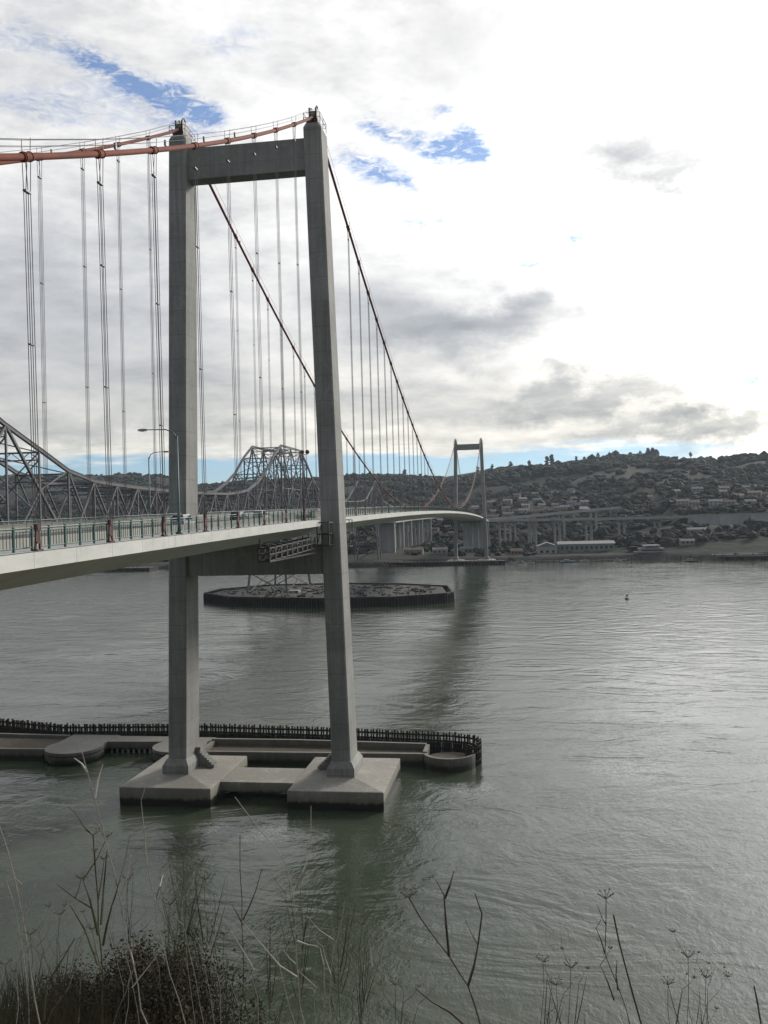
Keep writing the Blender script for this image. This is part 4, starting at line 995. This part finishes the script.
# ------------------------------------------------------------------ sky
SAZ,SEL=R(36),R(29)
W=bpy.data.worlds.new('World'); sc.world=W; W.use_nodes=True; t=W.node_tree; t.nodes.clear(); g=G(t)
D=g.coord('Generated'); x,y,z=g.xyz(D)
DEG=57.29578
az0=g.m('MULTIPLY',g.m('ARCTAN2',x,y),DEG); el0=g.m('MULTIPLY',g.m('ARCSINE',z),DEG)
zz=g.m('ADD',g.m('MAXIMUM',z,0),.10)
cmb=g.n('ShaderNodeCombineXYZ'); g.lk(g.m('DIVIDE',x,zz),cmb.inputs[0]); g.lk(g.m('DIVIDE',y,zz),cmb.inputs[1]); PL=cmb.outputs[0]
n1=g.noise(PL,.85,8,.58,.5); n2=g.noise(g.scale(PL,(1,1,1),(5,3,1)),2.6,7,.62,.3); 
cm2=g.n('ShaderNodeCombineXYZ'); g.lk(az0,cm2.inputs[0]); g.lk(g.m('MULTIPLY',el0,1.5),cm2.inputs[1]); AE=cm2.outputs[0]
w1=g.noise(AE,.16,6,.6); w2=g.noise(g.scale(AE,(1,1,1),(40,7,2)),.16,6,.6); wf=g.noise(g.scale(AE,(.8,1.3,1)),.5,7,.65)
az=g.m('ADD',az0,g.m('MULTIPLY',g.m('SUBTRACT',w1,.5),13)); el=g.m('ADD',el0,g.m('MULTIPLY',g.m('SUBTRACT',w2,.5),8))
def spot(px,py,rx,ry,amt,A=None,E=None,pw=1):
    d=(cf+cr2*((px-384)/FPX)-cu2*((py-512)/FPX)).normalized(); a0=math.degrees(math.atan2(d.x,d.y)); e0=math.degrees(math.asin(d.z))
    ax=g.m('POWER',g.m('MULTIPLY',g.m('SUBTRACT',A or az,a0),15.6/rx*1.0),2.); 
    a=g.m('ABSOLUTE',g.m('MULTIPLY',g.m('SUBTRACT',A or az,a0),15.6/rx)); b=g.m('ABSOLUTE',g.m('MULTIPLY',g.m('SUBTRACT',E or el,e0),15.6/ry))
    q=g.m('ADD',g.m('MULTIPLY',a,a),g.m('MULTIPLY',b,b)); return g.m('MULTIPLY',g.m('EXPONENT',g.m('MULTIPLY',q,-1)),amt)
def total(l):
    s=l[0]
    for k in l[1:]: s=g.m('ADD',s,k)
    return s
# grey undersides of cloud banks
dark=total([spot(*a) for a in ((620,432,170,20,.45),(500,30,150,60,.18),(420,250,120,60,.12),(740,240,60,40,.3),(560,350,200,60,.16),(60,330,190,75,.55),(190,400,150,40,.3),(470,335,125,38,1.0),(540,318,60,18,.4),(570,390,110,14,.95),(640,402,80,10,.7),(430,412,130,16,.5),(640,165,74,32,1.45),(690,185,40,10,.7),(60,240,120,50,.2),(300,230,90,60,.12),(480,60,90,50,.35),(560,95,60,30,.4),(700,428,110,14,1.0),(750,300,40,22,.9),(745,350,40,14,.8),(20,80,90,40,.16),(60,430,160,20,.35),(200,30,120,30,.16),(60,60,60,30,.2),(330,300,60,40,.15))])
sd=Vector((math.sin(SAZ)*math.cos(SEL),math.cos(SAZ)*math.cos(SEL),math.sin(SEL)))
dp=g.n('ShaderNodeVectorMath',_operation='DOT_PRODUCT'); g.lk(D,dp.inputs[0]); dp.inputs[1].default_value=sd
cs=g.m('MAXIMUM',dp.outputs['Value'],0)
halo=g.m('ADD',g.m('MULTIPLY',g.m('POWER',cs,5),.2),g.m('MULTIPLY',g.m('POWER',cs,28),1.6))
bank=g.m('ADD',spot(600,215,300,150,.22,az0,el0),g.m('ADD',spot(860,130,250,240,2.3,az0,el0),spot(740,380,260,130,.3,az0,el0)))
tex=g.m('ADD',g.m('MULTIPLY',n1,.55),g.m('MULTIPLY',n2,.45)); tx=g.rng(tex,.36,.64,-.5,.5)
wm=g.noise(g.scale(AE,(.7,1.5,1),(3,11,0)),.125,8,.62,.9)
txf=g.m('MULTIPLY',g.m('ADD',g.m('MULTIPLY',g.m('SUBTRACT',wf,.5),.7),g.m('MULTIPLY',g.m('SUBTRACT',wm,.5),.9)),1.3)
front=g.rng(y,-.6,.6,0,1,True)
base=g.m('ADD',g.rng(front,0,1,.34,.80),g.m('MULTIPLY',tx,.34))
base=g.m('ADD',base,g.m('MULTIPLY',txf,.55))
base=g.m('ADD',base,g.m('MULTIPLY',g.m('ADD',halo,bank),g.m('ADD',.85,g.m('MULTIPLY',tx,.5))))
dk_=g.m('MULTIPLY',dark,g.m('ADD',1,g.m('MULTIPLY',txf,.9)))
lum=g.m('MAXIMUM',g.m('MULTIPLY',base,g.m('EXPONENT',g.m('MULTIPLY',dk_,-.80))),.17)
warm=g.mix(g.rng(el0,14,3,0,1,True),(1.0,1.0,1.0),(1.0,.97,.88))
cool=g.mix(g.rng(lum,.25,.75),(.86,.94,1.06),(1,1,1))
cc=g.mix(1.,warm,cool,'MULTIPLY')
# holes with blue sky, ragged
ha=g.m('ADD',az0,g.m('MULTIPLY',g.m('SUBTRACT',w1,.5),5)); he=g.m('ADD',el0,g.m('MULTIPLY',g.m('SUBTRACT',w2,.5),3.5))
hole=total([spot(*a,ha,he) for a in ((378,120,20,8,1.1),(402,128,22,9,1.15),(428,139,22,9,1.15),(452,148,22,12,1.25),(474,155,14,10,1.2),(345,158,25,9,.9),(375,170,26,11,1.15),(400,182,20,7,.9),(95,62,24,9,.95),(122,74,24,10,1.),(150,88,24,12,1.05),(176,104,24,15,1.25),(198,116,20,16,1.2),(110,100,90,26,.35),(30,45,60,14,.5),(230,40,50,14,.4),(430,215,60,8,.6),(570,240,14,7,1.),(528,265,16,4,.9),(438,105,10,5,.9),(35,105,40,10,.5),(760,372,22,7,.8))])
tx3=g.m('SUBTRACT',g.noise(g.scale(AE,(1,1.8,1),(1,5,0)),.9,8,.68,.8),.5)
hole=g.m('MULTIPLY',g.m('MINIMUM',hole,1.3),g.m('ADD',.78,g.m('ADD',g.m('MULTIPLY',txf,2.2),g.m('MULTIPLY',tx3,3.4)))); hole=g.rng(hole,.12,1.15,0,.88)
rag=g.noise(g.scale(AE,(.35,1.6,1),(9,0,0)),.45,5,.6)
eb=g.m('ADD',el0,g.m('MULTIPLY',g.m('SUBTRACT',rag,.5),3.2))
rightfade=g.rng(az0,7,15,1,.15,True)
band=g.m('MULTIPLY',g.rng(eb,4.3,3.5,0,1,True),rightfade)
lowc=g.rng(eb,1.6,2.2,.35,1,True)
band=g.m('MULTIPLY',band,lowc)
mask=g.m('MAXIMUM',hole,g.m('MULTIPLY',band,.9))
sky=g.n('ShaderNodeTexSky'); sky.sky_type='NISHITA'; sky.sun_disc=False; sky.sun_elevation=SEL; sky.sun_rotation=SAZ; sky.altitude=50; sky.air_density=1.0; sky.dust_density=.3; sky.ozone_density=2.5
b1=g.n('ShaderNodeBackground'); g.lk(g.mix(1.,sky.outputs[0],g.mix(g.rng(el0,4,9),(.72,.97,1.32),(.72,.9,1.1)),'MULTIPLY'),b1.inputs[0]); g.lk(g.rng(el0,4,9,.075,.105),b1.inputs[1])
b2=g.n('ShaderNodeBackground'); g.lk(cc,b2.inputs[0]); g.lk(lum,b2.inputs[1])
mx=g.n('ShaderNodeMixShader'); g.lk(mask,mx.inputs[0]); g.lk(b2.outputs[0],mx.inputs[1]); g.lk(b1.outputs[0],mx.inputs[2])
wo=g.n('ShaderNodeOutputWorld'); g.lk(mx.outputs[0],wo.inputs[0])
W.cycles.sampling_method='MANUAL'; W.cycles.sample_map_resolution=1024
L=bpy.data.lights.new('sun','SUN'); L.energy=2.6; L.angle=R(10); L.color=(1,.93,.82)
so=bpy.data.objects.new('sun',L); COL.objects.link(so); so.rotation_euler=(math.pi/2-SEL,0,math.pi-SAZ)
so.location=(0,0,300)
sc.view_settings.view_transform='Standard'; sc.view_settings.look='None'; sc.view_settings.exposure=.2; sc.view_settings.gamma=1
sc.render.engine='CYCLES'; sc.cycles.use_denoising=True; sc.cycles.max_bounces=6; sc.cycles.volume_bounces=0; sc.cycles.caustics_reflective=False; sc.cycles.caustics_refractive=False
sc.cycles.volume_max_steps=64
for o in bpy.data.objects:
    if '_o' in o: del o['_o']
